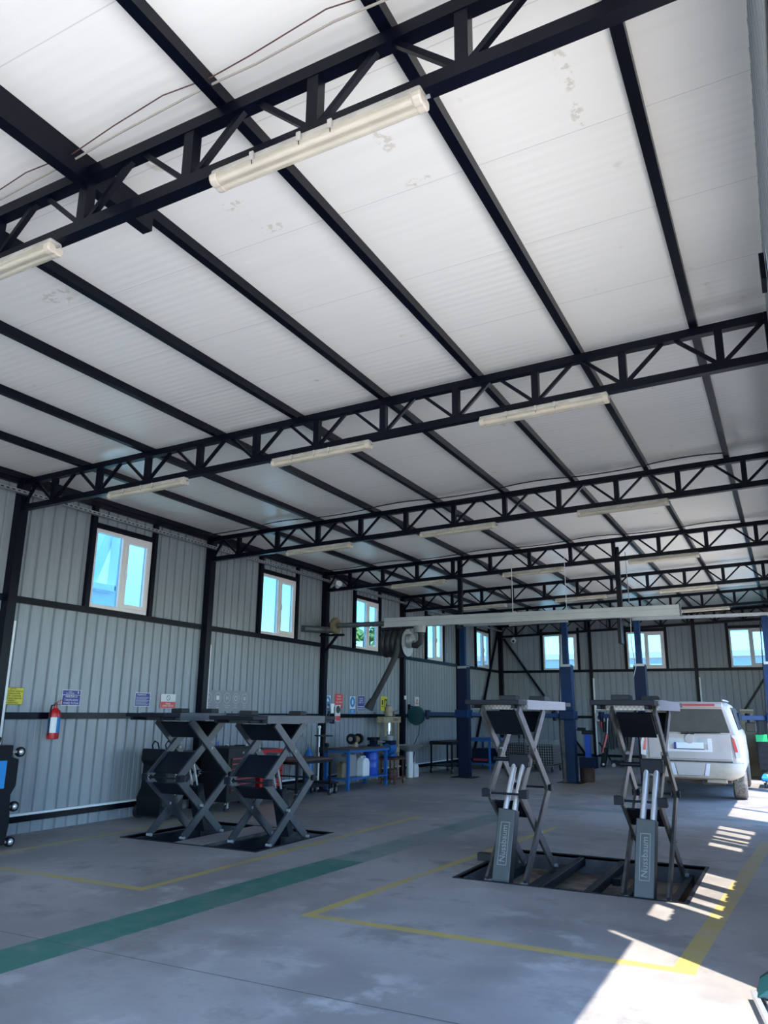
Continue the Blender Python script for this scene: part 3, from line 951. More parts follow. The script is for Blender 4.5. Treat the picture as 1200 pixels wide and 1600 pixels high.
# ------------------------------------------------------------------ two-post lifts
def post_lift(xa, xb, y, label, zt_=3.93):
    root = thing('two_post_lift', label, 'car lift', ((xa + xb) / 2, y, 0), 0, 'blue two-post lifts')
    h = (xb - xa) / 2
    for s in (-1, 1):
        x = s * h
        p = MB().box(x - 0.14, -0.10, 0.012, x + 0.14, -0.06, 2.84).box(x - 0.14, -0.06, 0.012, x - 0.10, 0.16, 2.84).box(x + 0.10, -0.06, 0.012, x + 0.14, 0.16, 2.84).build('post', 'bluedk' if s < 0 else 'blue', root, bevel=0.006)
        MB().box(x - 0.30, -0.26, 0, x + 0.30, 0.30, 0.014).build('base_plate', 'liftdark', p)
        MB().box(x - 0.12, -0.13, 2.80, x + 0.13, 0.14, 2.86).build('post_cap', 'galv', p)
        MB().box(x - 0.075, -0.05, 2.84, x + 0.065, 0.09, zt_).build('upper_post', 'blue', p, bevel=0.004)
        MB().box(x - 0.135 * s - 0.045, -0.135, 0.02, x - 0.135 * s + 0.045, -0.10, 1.60).build('front_face_strip', 'liftbeige' if s > 0 else 'bluedk', p)  # added strip; beige on the right-hand posts paints their lit front face
        c = MB().box(x - 0.19, -0.19, 1.50, x + 0.19, 0.20, 1.72).build('carriage', 'blue', root, bevel=0.02)
        for (dx, dy) in ((-s * 0.75, -0.45), (-s * 0.6, 0.9)) if s > 0 else ((-0.95, -0.25), (0.55, 0.9)):
            a = MB().bar((x + (0.16 if dx > 0 else -0.16), 0.05 * (1 if dy > 0 else -1), 1.60), (x + dx, dy, 1.60), 0.11, 0.10).build('swing_arm', 'blue', c, bevel=0.006)
            MB().cyl((x + dx, dy, 1.55), (x + dx, dy, 1.70), 0.075, 16).cyl((x + dx, dy, 1.46), (x + dx, dy, 1.55), 0.045, 12).build('arm_pad', 'bluedk', a, True)
    MB().box(-h - 0.1, -0.045, zt_, h + 0.1, 0.045, zt_ + 0.075).build('overhead_bar', 'galv', root, bevel=0.004)
    MB().tube([(h - 0.16, -0.14, 0.1), (h - 0.2, -0.16, 1.2), (h - 0.15, -0.13, 2.5), (h - 0.1, -0.05, 3.8)], 0.012).build('hydraulic_hose', 'blk', root, True)
    return root
post_lift(1.64, 4.45, 20.0, 'blue two-post lift standing nearer the left wall, its middle empty')
post_lift(6.22, 9.12, 20.25, 'blue two-post lift whose posts flank the pale parked car')

# ------------------------------------------------------------------ exhaust extraction rail
ry = 15.18
er = thing('exhaust_extraction_rail', 'long pale aluminium exhaust extraction rail hung across the hall', 'exhaust rail', (1.72, ry, 3.44))
def rl(x): return -0.008 * x
MB().add([(0, -0.08, 0), (0, 0.08, 0), (0, 0.08, 0.19), (0, -0.08, 0.19), (6.1, -0.08, -0.02), (6.1, 0.08, -0.02), (6.1, 0.08, 0.18), (6.1, -0.08, 0.18)],
         [(0, 1, 2, 3), (4, 5, 6, 7), (0, 1, 5, 4), (1, 2, 6, 5), (2, 3, 7, 6), (3, 0, 4, 7)]).build('rail_profile', 'alu', er, bevel=0.008)
MB().box(0.0, -0.095, -0.012, 6.1, -0.03, 0.018).box(0.0, 0.03, -0.012, 6.1, 0.095, 0.018).build('lower_lip', 'alu', er)
MB().box(0.0, -0.088, 0.10, 6.1, -0.079, 0.112).build('side_groove', 'galv', er)
MB().box(6.10, -0.085, -0.03, 6.115, 0.085, 0.20).build('end_cap', 'liftgrey', er)
for x in (2.9, 4.0):
    MB().cyl((x, 0, 0.18), (x, 0, 1.1 + SL * x), 0.006, 6).build('hanger_wire', 'white', er)
for i, x in enumerate((3.38, 6.70)):
    o = thing('rail_hanger_post', 'black square post holding the exhaust rail from the roof, %s' % ('near its wall end', 'near its free end with a cable below'), 'post', (x, TY[3] - 0.02, 3.35), 0, 'black hanger posts of the exhaust rail') if False else \
        thing('rail_hanger_post', ('black square post from roof to exhaust rail, at the wall-side half' if i == 0 else 'black square post from roof through exhaust rail, at the free-end half'), 'post', (x, TY[3] + 0.10, 3.30), 0, 'black hanger posts of the exhaust rail')
    MB().box(-0.045, -0.045, 0.1, 0.045, 0.045, 1.55).build('post_tube', 'steel', o)
    MB().box(-0.03, -0.26, 0.06 if i == 0 else -0.35, 0.03, 0.0, 0.13).box(-0.03, -0.03, 0.06 if i == 0 else -0.35, 0.03, 0.03, 0.13).build('bracket', 'steel', o)
fan = thing('extraction_fan', 'tan disc-shaped extraction fan with duct stub fixed to the wall column', 'fan', (0.45, 15.18, 3.52))
MB().lathe([(0.03, -0.05), (0.17, -0.05), (0.19, -0.03), (0.19, 0.03), (0.17, 0.05), (0.03, 0.05)], (0, 0, 0), 'x', 28).build('fan_casing', 'tan', fan, True)
MB().cyl((-0.2, 0, 0), (-0.05, 0, 0), 0.085, 20).build('motor', 'blk', fan, True)
MB().cyl((0.05, 0, 0), (1.27, 0, 0.0), 0.055, 20).cyl((0.05, 0, 0), (0.10, 0, 0), 0.065, 20).cyl((0.55, 0, 0), (0.60, 0, 0), 0.061, 20).build('suction_pipe', 'pipegrey', fan, True)
MB().cyl((-0.22, -0.06, -0.09), (-0.40, -0.75, -0.12), 0.075, 20).cyl((-0.22, -0.06, -0.09), (0.0, 0.0, -0.09), 0.075, 20).build('outlet_duct', 'pipegrey', fan, True)
MB().box(-0.40, -0.03, -0.235, 0.22, 0.03, -0.19).bar((-0.30, 0, -0.62), (0.05, 0, -0.21), 0.05).build('wall_bracket', 'steel', fan)

hr = thing('hose_reel', 'black exhaust hose coiled on a reel below the rail, its end hanging down', 'hose reel', (2.14, ry - 0.02, 3.42))
MB().box(-0.50, -0.04, -0.03, 0.35, 0.04, 0.0).box(-0.50, -0.14, -0.06, 0.0, 0.14, -0.03).box(-0.49, -0.03, -0.40, -0.46, 0.03, -0.03).build('trolley_frame', 'liftdark', hr)
R_ = 0.235
for i in range(4):
    x = -0.36 + i * 0.125
    pts = [(x + 0.02 * math.sin(a), 0 + R_ * math.cos(a), -0.34 + R_ * math.sin(a)) for a in [j * 2 * math.pi / 28 for j in range(29)]]
    MB().tube(pts, 0.068, 10).build('hose_turn', 'hose', hr, True)
MB().lathe([(0.02, 0.12), (0.29, 0.12), (0.29, 0.135), (0.02, 0.135)], (0, 0, -0.34), 'x', 32).build('reel_flange', 'galv', hr, True)
MB().cyl((-0.45, 0, -0.34), (0.30, 0, -0.34), 0.05, 16).build('reel_axle', 'greyplastic', hr, True)
MB().lathe([(0.09, 0.14), (0.15, 0.15), (0.15, 0.24), (0.05, 0.26)], (0, 0, -0.30), 'x', 20).build('swivel', 'galv', hr, True)
MB().tube([(0.24, 0, -0.38), (0.34, -0.02, -0.40), (0.44, -0.03, -0.33), (0.46, -0.03, -0.22), (0.44, -0.03, -0.12)], 0.065, 12).build('elbow_hose', 'hose', hr, True)
MB().cyl((0.42, -0.02, -0.13), (0.42, -0.02, 0.01), 0.12, 20, 0.14).build('suction_slide', 'greyplastic', hr, True)
MB().tube([(0.02, -0.24, -0.42), (-0.06, -0.24, -0.66), (-0.22, -0.26, -0.98), (-0.42, -0.28, -1.34), (-0.56, -0.30, -1.58)], 0.062, 14).build('hanging_hose', 'hose', hr, True)
MB().cyl((-0.54, -0.295, -1.54), (-0.64, -0.31, -1.72), 0.075, 16, 0.10).build('nozzle', 'rubber', hr, True)

# ------------------------------------------------------------------ parked car (rear towards the camera)
def make_car():
    cx = 7.56
    root = thing('parked_car', 'dusty champagne estate car parked facing away between blue posts', 'car', (cx, 17.15, 0))
    # stations: y, half width bottom, belt, top; zbot, zbelt, ztop
    st = [(0.00, 0.86, 0.93, 0.74, 0.56, 1.28, 1.80), (0.06, 0.95, 0.985, 0.79, 0.50, 1.30, 1.865), (0.35, 0.99, 1.0, 0.80, 0.48, 1.31, 1.90), (1.2, 1.0, 1.0, 0.80, 0.48, 1.31, 1.915),
          (2.6, 1.0, 1.0, 0.79, 0.48, 1.31, 1.91), (3.3, 1.0, 1.0, 0.76, 0.48, 1.31, 1.86), (3.95, 1.0, 0.99, 0.70, 0.48, 1.30, 1.42), (4.1, 1.0, 0.97, 0.66, 0.48, 1.22, 1.30), (5.0, 0.98, 0.93, 0.62, 0.48, 1.08, 1.16), (5.25, 0.90, 0.86, 0.55, 0.52, 0.95, 1.02)]
    mb = MB()
    rings = []
    for (y, wb, wm, wt, zb, zm, zt) in st:
        half = [(wb - 0.10, zb), (wb, zb + 0.08), (wb + 0.01, zb + 0.3), (wm, zm - 0.12), (wm - 0.025, zm), (wm - 0.05, zm + 0.03), ((wm * 0.35 + wt * 0.65), zm + (zt - zm) * 0.55), (wt + 0.01, zt - 0.06), (wt - 0.08, zt), (0.0, zt + 0.015 if zt > 1.5 else zt + 0.03)]
        ring = [(x, y, z) for x, z in half] + [(-x, y, z) for x, z in half[-2::-1]]
        rings.append(ring)
    n = len(rings[0])
    vs = [p for r in rings for p in r]
    fs = []
    for i in range(len(rings) - 1):
        for j in range(n):
            fs.append((i * n + j, i * n + (j + 1) % n, (i + 1) * n + (j + 1) % n, (i + 1) * n + j))
    fs += [tuple(range(n)), tuple((len(rings) - 1) * n + j for j in range(n))]
    mb.add(vs, fs)
    body = mb.build('body', 'carpaint', root, True, bevel=0.02)
    # rear glass, proud of the tailgate
    rg = MB().add([(-0.80, -0.016, 1.315), (0.80, -0.016, 1.315), (0.685, -0.012, 1.765), (-0.685, -0.012, 1.765), (-0.80, 0.03, 1.315), (0.80, 0.03, 1.315), (0.685, 0.03, 1.765), (-0.685, 0.03, 1.765)],
                  [(0, 1, 2, 3), (4, 5, 6, 7), (0, 1, 5, 4), (1, 2, 6, 5), (2, 3, 7, 6), (3, 0, 4, 7)]).build('rear_window', 'carglass', root, bevel=0.008)
    MB().bar((-0.1, -0.03, 1.30), (0.62, -0.03, 1.315), 0.018, 0.02).cyl((0.0, -0.045, 1.295), (0.0, -0.01, 1.295), 0.03, 12).box(-0.14, -0.04, 1.275, 0.12, -0.012, 1.312).build('rear_wiper', 'blk', rg)
    sp = MB().prism([(-0.10, 1.80), (0.06, 1.795), (0.12, 1.895), (0.0, 1.905), (-0.08, 1.87)], -0.70, 0.70, 'x').build('roof_spoiler', 'carpaint', root, bevel=0.012)
    MB().box(-0.42, -0.118, 1.825, 0.56, -0.085, 1.865).build('high_brake_light', 'redln', sp)
    MB().cyl((-0.5, -0.10, 1.79), (-0.5, -0.08, 1.79), 0.02, 10).build('washer_nozzle', 'blk', sp)
    for s in (-1, 1):
        MB().bar((s * 0.70, 0.25, 1.945), (s * 0.70, 2.9, 1.955), 0.035, 0.035).build('roof_rail', 'galv', root, bevel=0.008)
    tg = MB().box(-0.80, -0.018, 0.80, 0.80, 0.04, 1.29).build('tailgate', 'carpaint', root, bevel=0.012)
    MB().box(-0.80, -0.022, 0.74, 0.80, 0.02, 0.775).build('tailgate_gap', 'under', root)
    # number plate recess with bright surround
    MB().box(-0.47, -0.030, 0.965, -0.39, -0.016, 1.20).box(0.36, -0.030, 0.965, 0.44, -0.016, 1.20).box(-0.47, -0.034, 0.94, 0.44, -0.016, 0.985).build('plate_surround', 'clearlens', tg)
    MB().box(-0.39, -0.026, 1.08, 0.36, -0.016, 1.20).build('chrome_strip', 'galv', tg)
    MB().lathe([(0.001, -0.05), (0.09, -0.045), (0.10, -0.02)], (0.02, 0, 1.19), 'y', 24).build('round_badge', 'carpaint', tg, True)
    pl = MB().box(-0.29, -0.040, 1.00, 0.28, -0.028, 1.12).build('number_plate', 'white', tg)
    MB().box(-0.29, -0.0415, 1.00, -0.245, -0.0395, 1.12).build('plate_band', 'signblue', pl)
    MB().box(-0.30, -0.043, 0.985, 0.29, -0.036, 1.0).build('plate_holder', 'blk', pl)
    MB().box(0.52, -0.021, 0.985, 0.76, -0.0175, 0.998).build('script_badge', 'galv', tg)
    for s in (-1, 1):
        tl = MB().prism([(s * 0.815, 1.28), (s * 0.90, 1.27), (s * 0.955, 1.10), (s * 0.965, 0.86), (s * 0.865, 0.84), (s * 0.83, 1.1)], -0.025, 0.16, 'y').build('tail_light', 'clearlens', root, bevel=0.008)
        MB().prism([(s * 0.825, 1.24), (s * 0.865, 1.20), (s * 0.905, 1.02), (s * 0.915, 0.95), (s * 0.86, 0.95), (s * 0.84, 1.08)], -0.034, -0.024, 'y').build('red_lens', 'taillight', tl)
    bp = MB()
    prof = [(-0.10, 0.745), (-0.135, 0.70), (-0.14, 0.60), (-0.10, 0.46), (0.0, 0.42), (0.1, 0.45), (0.1, 0.75)]
    n2 = 17
    rings = []
    for i in range(n2):
        u = -1 + 2 * i / (n2 - 1)
        x = u * 1.0
        k_ = max(0, abs(u) - 0.78) / 0.22
        dy = 0.17 * k_ * k_
        lift = 0.10 * k_ if abs(u) > 0.78 else 0
        rings.append([(x, y + dy, z + (lift if z < 0.5 else 0)) for (y, z) in prof])
    m_ = len(prof)
    bp.add([p for r in rings for p in r], [(i * m_ + j, i * m_ + (j + 1) % m_, (i + 1) * m_ + (j + 1) % m_, (i + 1) * m_ + j) for i in range(n2 - 1) for j in range(m_)] + [tuple(range(m_)), tuple((n2 - 1) * m_ + j for j in range(m_))])
    bmp = bp.build('rear_bumper', 'cardirt', root, True)
    MB().prism([(-0.30, 0.74), (0.30, 0.74), (0.24, 0.50), (-0.24, 0.50)], -0.150, -0.13, 'y').build('bumper_step_panel', 'carpaint', bmp, bevel=0.006)
    MB().prism([(0.31, 0.73), (0.38, 0.73), (0.34, 0.50), (0.26, 0.50)], -0.150, -0.12, 'y').prism([(-0.31, 0.73), (-0.38, 0.73), (-0.34, 0.50), (-0.26, 0.50)], -0.150, -0.12, 'y').build('bumper_crease', 'clearlens', bmp, bevel=0.004)
    for s in (-1, 1):
        for (y, zr) in ((1.05, 0.40), (4.35, 0.40)):
            wl = MB().lathe([(0.22, -0.135), (0.36, -0.135), (0.395, -0.10), (0.40, -0.04), (0.40, 0.04), (0.395, 0.10), (0.36, 0.135), (0.22, 0.135)], (s * 0.86, y, zr), 'x', 36).build('wheel', 'tyre', root, True)
            MB().lathe([(0.02, -0.02), (0.20, -0.04), (0.235, 0.02), (0.235, 0.10)] if s < 0 else [(0.235, -0.10), (0.235, -0.02), (0.20, 0.04), (0.02, 0.02)], (s * 0.93, y, zr), 'x', 24).build('wheel_rim', 'wheelrim', wl, True)
        # dark arch
        # side glass
        for (ya, yb_) in ((0.42, 1.25), (1.33, 2.30), (2.38, 3.25)):
            x0_, x1_ = s * 0.945, s * 0.845
            o1 = s * 0.012
            MB().add([(x0_ + o1, ya, 1.36), (x0_ + o1, yb_, 1.36), (x1_ + o1, yb_ - (0.12 if yb_ > 3 else 0), 1.80), (x1_ + o1, ya + (0.08 if ya < 0.5 else 0), 1.80),
                      (x0_ - o1 * 3, ya, 1.36), (x0_ - o1 * 3, yb_, 1.36), (x1_ - o1 * 3, yb_, 1.80), (x1_ - o1 * 3, ya, 1.80)], [(0, 1, 2, 3), (4, 5, 6, 7), (0, 1, 5, 4), (1, 2, 6, 5), (2, 3, 7, 6), (3, 0, 4, 7)]).build('side_window', 'blk', root)
        mr = MB().box(s * 1.02, 3.25, 1.28, s * 1.25, 3.37, 1.50).build('wing_mirror', 'blk', root, bevel=0.03)
        MB().box(s * 1.04, 3.235, 1.30, s * 1.23, 3.252, 1.48).build('mirror_glass', 'carglass', mr)
        MB().box(s * 1.0, 1.45, 1.02, s * 1.03, 1.68, 1.06).build('door_handle', 'chrome', root, bevel=0.006)
    ub = MB().cyl((-0.75, 1.05, 0.40), (0.75, 1.05, 0.40), 0.05, 12).cyl((0.0, 0.95, 0.40), (0.0, 1.2, 0.40), 0.15, 16).box(-0.85, 0.1, 0.40, 0.85, 3.8, 0.50)
    ub.tube([(0.75, 0.10, 0.40), (0.3, 0.45, 0.36), (0.1, 0.6, 0.38), (-0.3, 0.5, 0.36), (-0.7, 0.3, 0.38)], 0.03).tube([(0.6, 0.05, 0.38), (0.55, 0.7, 0.36), (0.5, 1.6, 0.36)], 0.045)
    ub.box(0.2, 0.10, 0.33, 0.62, 0.55, 0.44).build('underbody', 'under', root)
    MB().bar((0.30, 0.05, 0.40), (0.66, 0.0, 0.40), 0.09, 0.06).build('tow_bracket', 'cardirt', root)
    return root
car = make_car()
car.scale = (0.97, 1, 1)
car.rotation_euler = (0, 0, math.radians(1.5))

# ------------------------------------------------------------------ things along the left wall
def local(p, o):
    return (p[0] - o[0], p[1] - o[1], p[2] - o[2])

# signs: local x axis of reading runs along +y of the hall, faces +x
def sign(y0, y1, z0, z1, name, label, m, border=None, frame=0.008):
    cy, cz = (y0 + y1) / 2, (z0 + z1) / 2
    o = thing(name, label, 'sign', (0.006, cy, cz))
    hy, hz = (y1 - y0) / 2, (z1 - z0) / 2
    MB().box(0, -hy, -hz, 0.006, hy, hz).build('plate', border or m, o)
    MB().box(0.006, -hy + frame, -hz + frame, 0.008, hy - frame, hz - frame).build('face', m, o)
    return o, hy, hz
UY, UZ = (0, 1, 0), (0, 0, 1)
def txt(o, lines, m, y, z, size, lead=1.25, name='lettering'):
    return lettering(name, lines, m, o, (0.0095, y, z), UY, UZ, size, lead, 0.0006)

o, hy, hz = sign(7.16, 7.51, 1.685, 1.915, 'warning_sign', 'yellow warning sign with seven lines of black text, near the fire extinguisher', 'yellow', 'signblack', 0.005)
txt(o, ['LİFTTE', 'GÖREVLİDEN BAŞKASI', 'ÇALIŞMAMALIDIR', 'YÜKÜN TAŞINMASI', 'VE İŞE BAŞLAMADAN', 'HAREKET', 'ETTİRMEYİNİZ'], 'signblack', 0, 0, 0.031, 1.0)
o, hy, hz = sign(8.17, 8.51, 1.68, 1.91, 'safety_sign', 'blue safety sign in capitals, just past the fire extinguisher', 'signblue', 'signwhite')
MB().box(0.0082, -hy + 0.008, hz - 0.078, 0.0088, hy - 0.008, hz - 0.072).build('divider', 'signwhite', o)
MB().box(0.0082, hy - 0.06, hz - 0.055, 0.009, hy - 0.045, hz - 0.02).build('figure_mark', 'signwhite', o)
txt(o, ['MAKİNA ve', 'TAKIMLARINI', 'TEMİZ TUTUN'], 'signwhite', 0, -0.032, 0.042, 1.15)
txt(o, ['ÖNCE', 'İŞ GÜVENLİĞİ'], 'signwhite', -0.03, hz - 0.042, 0.022, 1.0)
o, hy, hz = sign(9.62, 9.96, 1.685, 1.905, 'instruction_sign', 'blue instruction sign with a heading and fine text lines', 'signblue', 'signwhite')
txt(o, ['TALİMATLAR'], 'signwhite', -0.03, hz - 0.035, 0.035)
for i in range(8):
    MB().box(0.0082, -hy + 0.02, hz - 0.068 - i * 0.018, 0.0088, hy - 0.02 - (i % 3) * 0.03, hz - 0.074 - i * 0.018).build('text_line', 'signpale', o)
o, hy, hz = sign(10.21, 10.58, 1.66, 1.90, 'prohibition_sign', 'white and red prohibition sign beside the second column', 'signwhite', 'signred', 0.004)
MB().box(0.0082, -hy + 0.006, -hz + 0.008, 0.009, hy - 0.006, -0.01).build('red_panel', 'signred', o)
MB().ring((0, 0, 0.055), 0.045, 0.037, 'x', 0.008, 0.0095).build('ring_symbol', 'signblack', o)
MB().bar((0.009, -0.03, 0.085), (0.009, 0.03, 0.025), 0.006, 0.001, up=(1, 0, 0)).build('slash', 'signblack', o)
txt(o, ['İZİNSİZ', 'GİRMEK YASAKTIR'], 'signwhite', 0, -0.062, 0.032, 1.1)
o, hy, hz = sign(11.30, 12.66, 1.62, 2.0, 'icon_poster', 'wide grey poster with five ringed white icons', 'signgrey', 'signgrey')
for i in range(5):
    yc = -0.54 + i * 0.27
    MB().ring((0, yc, 0.05), 0.098, 0.090, 'x', 0.008, 0.0095).build('icon_ring', 'signpale', o)
    if i == 1:
        MB().box(0.008, yc - 0.045, 0.015, 0.0092, yc + 0.045, 0.085).box(0.008, yc - 0.035, 0.085, 0.0092, yc - 0.015, 0.098).box(0.008, yc + 0.015, 0.085, 0.0092, yc + 0.035, 0.098).build('icon_shape', 'signwhite', o)
    elif i == 3 or i == 4:
        MB().ring((0, yc, 0.05), 0.05 if i == 3 else 0.035, 0.035 if i == 3 else 0.015, 'x', 0.008, 0.0092, 24).build('icon_shape', 'signpale', o)
    else:
        MB().box(0.008, yc - 0.03, 0.02, 0.0092, yc - 0.018, 0.085).box(0.008, yc + 0.018, 0.02, 0.0092, yc + 0.03, 0.085).box(0.008, yc - 0.03, 0.046, 0.0092, yc + 0.03, 0.058).build('icon_shape', 'signpale', o)
    txt(o, [('ŞANZIMAN', 'AKÜ', 'YAĞ DEĞİŞİMİ', 'LASTİK', 'FREN')[i]], 'signpale', yc, -0.085, 0.028)
    MB().box(0.008, yc - 0.05, -0.125, 0.0092, yc + 0.05, -0.118).build('text_line', 'signpale', o)
wn = lettering('wall_number', '4', 'bluedrum', None, (0.003, 11.80, 1.02), UY, UZ, 0.20, ext=0.001)
tag(wn, 'blue number 4 on the wall above the black tool chest', 'number')

def mandatory(y0, y1, z0, z1, label, shape):
    o, hy, hz = sign(y0, y1, z0, z1, 'mandatory_sign', label, 'signwhite', 'signlb', 0.006)
    MB().cyl((0.008, 0, hz * 0.35), (0.0092, 0, hz * 0.35), hy * 0.85, 28).build('blue_disc', 'signlb', o)
    MB().box(0.008, -hy + 0.01, -hz + 0.01, 0.0092, hy - 0.01, -hz * 0.42).build('caption_panel', 'signlb', o)
    if shape == 'helmet':
        MB().box(0.0093, -0.06, hz * 0.35 - 0.01, 0.010, 0.06, hz * 0.35 + 0.008).prism([(-0.045, hz * 0.35 + 0.008), (0.045, hz * 0.35 + 0.008), (0.03, hz * 0.35 + 0.05), (-0.03, hz * 0.35 + 0.05)], 0.0093, 0.010, 'x').build('pictogram', 'signwhite', o)
        txt(o, ['BARET TAK'], 'signwhite', 0, -hz * 0.7, 0.035)
    else:
        MB().prism([(-0.03, hz * 0.35 - 0.06), (0.03, hz * 0.35 - 0.06), (0.045, hz * 0.35 + 0.02), (0.0, hz * 0.35 + 0.07), (-0.03, hz * 0.35 + 0.02)], 0.0093, 0.010, 'x').build('pictogram', 'signwhite', o)
        txt(o, ['ELDİVEN', 'KULLAN'], 'signwhite', 0, -hz * 0.7, 0.032, 1.0)
mandatory(15.52, 15.78, 1.60, 2.0, 'narrow blue and white mandatory sign right beside the third column', 'helmet')
o, hy, hz = sign(15.98, 16.33, 1.72, 2.04, 'fire_sign', 'red sign with four white text lines, above the regulator', 'signred', 'signred')
for i in range(4):
    txt(o, [('YANGIN', 'TALİMATI', 'ACİL DURUM', 'ARAYINIZ')[i]], 'signwhite', 0.0, 0.105 - i * 0.07, 0.048)
mandatory(16.66, 16.95, 1.58, 2.0, 'tall blue and white glove sign, middle one above the blue workbench', 'glove')
o, hy, hz = sign(17.06, 17.42, 1.66, 2.02, 'notice_sign', 'square blue notice with white text, left of the black hose nozzle', 'signblue', 'signwhite')
txt(o, ['ÇALIŞMA', 'ALANINI', 'TEMİZ TUT'], 'signwhite', 0, 0.06, 0.05, 1.0)
for i in range(2):
    MB().box(0.008, -hy + 0.02, -0.07 - i * 0.05, 0.0092, hy - 0.02, -0.095 - i * 0.05).build('text_line', 'signpale', o)
o, hy, hz = sign(18.30, 18.68, 1.66, 2.03, 'hazard_sign', 'yellow sign with a black figure, above the cream press', 'yellow', 'yellow')
MB().box(0.008, 0.01, -0.12, 0.0092, hy - 0.03, 0.12).build('black_panel', 'signblack', o)
MB().box(0.008, -hy + 0.04, -0.08, 0.0092, -0.03, -0.06).box(0.008, -hy + 0.05, -0.03, 0.0092, -0.05, 0.09).build('figure', 'signblack', o)
MB().prism([(0.04, -0.09), (0.07, -0.09), (0.10, 0.0), (0.13, 0.05), (0.09, 0.09), (0.05, 0.04)], 0.0093, 0.010, 'x').build('pictogram', 'yellow', o)
o, hy, hz = sign(20.40, 20.68, 1.62, 2.06, 'no_entry_sign', 'white and red triangle sign left of the blue lift arm', 'signwhite', 'signwhite')
MB().add([(0.0085, -0.10, 0.02), (0.0085, 0.10, 0.02), (0.0085, 0, 0.19), (0.0095, -0.10, 0.02), (0.0095, 0.10, 0.02), (0.0095, 0, 0.19)], [(0, 1, 2), (3, 4, 5), (0, 1, 4, 3), (1, 2, 5, 4), (2, 0, 3, 5)]).build('triangle', 'signred', o)
MB().box(0.0096, -0.03, 0.04, 0.0105, 0.03, 0.10).build('pictogram', 'signwhite', o)
MB().box(0.008, -hy + 0.01, -hz + 0.01, 0.0092, hy - 0.01, -0.03).build('red_panel', 'signred', o)
txt(o, ['DİKKAT'], 'signwhite', 0, -0.12, 0.05)

# fire extinguisher
e = thing('fire_extinguisher', 'red fire extinguisher with a blue and white label, hung on the wall rail', 'fire extinguisher', (0.15, 7.96, 1.22))
MB().lathe([(0.03, 0.0), (0.078, 0.005), (0.082, 0.03), (0.082, 0.34), (0.07, 0.39), (0.035, 0.42), (0.026, 0.43), (0.026, 0.46)], (0, 0, 0), 'z', 28).build('cylinder', 'red', e, True)
MB().lathe([(0.0826, 0.09), (0.0832, 0.09), (0.0832, 0.30), (0.0826, 0.30)], (0, 0, 0), 'z', 28).build('label_band', 'signlb', e, True)
lb = MB()
for i in range(5):
    a = math.radians(-75 + i * 12)
    a2 = math.radians(-75 + (i + 1) * 12)
    lb.add([(0.084 * math.cos(a), 0.084 * math.sin(a), 0.09), (0.084 * math.cos(a2), 0.084 * math.sin(a2), 0.09), (0.084 * math.cos(a2), 0.084 * math.sin(a2), 0.30), (0.084 * math.cos(a), 0.084 * math.sin(a), 0.30)], [(0, 1, 2, 3)])
lb.build('label_panel', 'signwhite', e)
MB().cyl((0, 0, 0.45), (0, 0, 0.50), 0.022, 14).build('valve', 'brownmetal', e, True)
MB().bar((0, -0.02, 0.49), (0.02, 0.09, 0.545), 0.014, 0.012).bar((0, -0.02, 0.475), (0.02, 0.10, 0.475), 0.014, 0.010).build('handle', 'redln', e)
MB().tube([(0, -0.02, 0.47), (0.0, -0.07, 0.46), (0.01, -0.095, 0.36), (0.01, -0.092, 0.16), (0.01, -0.088, 0.05)], 0.011).build('hose', 'blk', e, True)
MB().box(-0.145, -0.03, 0.28, -0.075, 0.03, 0.31).build('wall_hook', 'blk', e)

# air-conditioning service machine at the left picture edge
am_ = thing('service_machine', 'tall black and blue wheeled service machine with three chrome side castors', 'machine', (0.62, 6.58, 0))
MB().prism([(-0.30, 0.05), (0.24, 0.05), (0.27, 0.30), (0.24, 0.62), (0.30, 0.72), (0.30, 1.03), (0.20, 1.06), (0.20, 1.20), (-0.26, 1.20)], -0.32, 0.26, 'x').build('body', 'blk', am_, bevel=0.015)
MB().box(0.262, -0.26, 0.70, 0.272, 0.12, 1.02).build('blue_panel', 'floorblue', am_)
MB().tube([(-0.1, 0.10, 1.20), (-0.1, 0.12, 1.28), (0.0, 0.12, 1.31), (0.1, 0.12, 1.28), (0.1, 0.10, 1.20)], 0.012).build('lifting_loop', 'blk', am_, True)
for z in (0.055, 0.46, 1.10):
    b = MB().lathe([(0.02, -0.03), (0.058, -0.025), (0.062, 0.0), (0.058, 0.025), (0.02, 0.03)], (0.18, 0.36, z + 0.01), 'x', 24).build('castor', 'blk', am_, True)
    MB().ball((0.20, 0.355, z + 0.01), 0.038).build('chrome_hub', 'chrome', b, True)
    MB().bar((0.18, 0.22, z + 0.02), (0.18, 0.34, z + 0.01), 0.04, 0.03).build('castor_arm', 'greyplastic', b)

# black recovery machine behind the first lift
rm = thing('recovery_machine', 'black upright wheeled machine with two hose loops, against the wall', 'machine', (0.44, 9.95, 0))
MB().prism([(-0.26, 0.04), (0.20, 0.04), (0.22, 0.28), (0.10, 0.40), (0.16, 0.80), (0.24, 0.86), (0.24, 1.00), (-0.24, 1.04), (-0.26, 0.86), (-0.20, 0.80), (-0.22, 0.45), (-0.30, 0.30)], -0.26, 0.26, 'x').build('body', 'blk', rm, bevel=0.02)
MB().box(0.262, -0.02, 0.55, 0.268, 0.10, 0.80).build('control_panel', 'signpale', rm)
MB().box(0.262, 0.0, 0.30, 0.268, 0.09, 0.42).build('data_plate', 'signwhite', rm)
for (x, y) in ((-0.14, -0.05), (-0.02, 0.12)):
    MB().tube([(x, y - 0.07, 1.0), (x, y - 0.10, 1.09), (x, y - 0.05, 1.15), (x, y + 0.02, 1.12), (x, y + 0.06, 1.03)], 0.011).build('hose_loop', 'blk', rm, True)
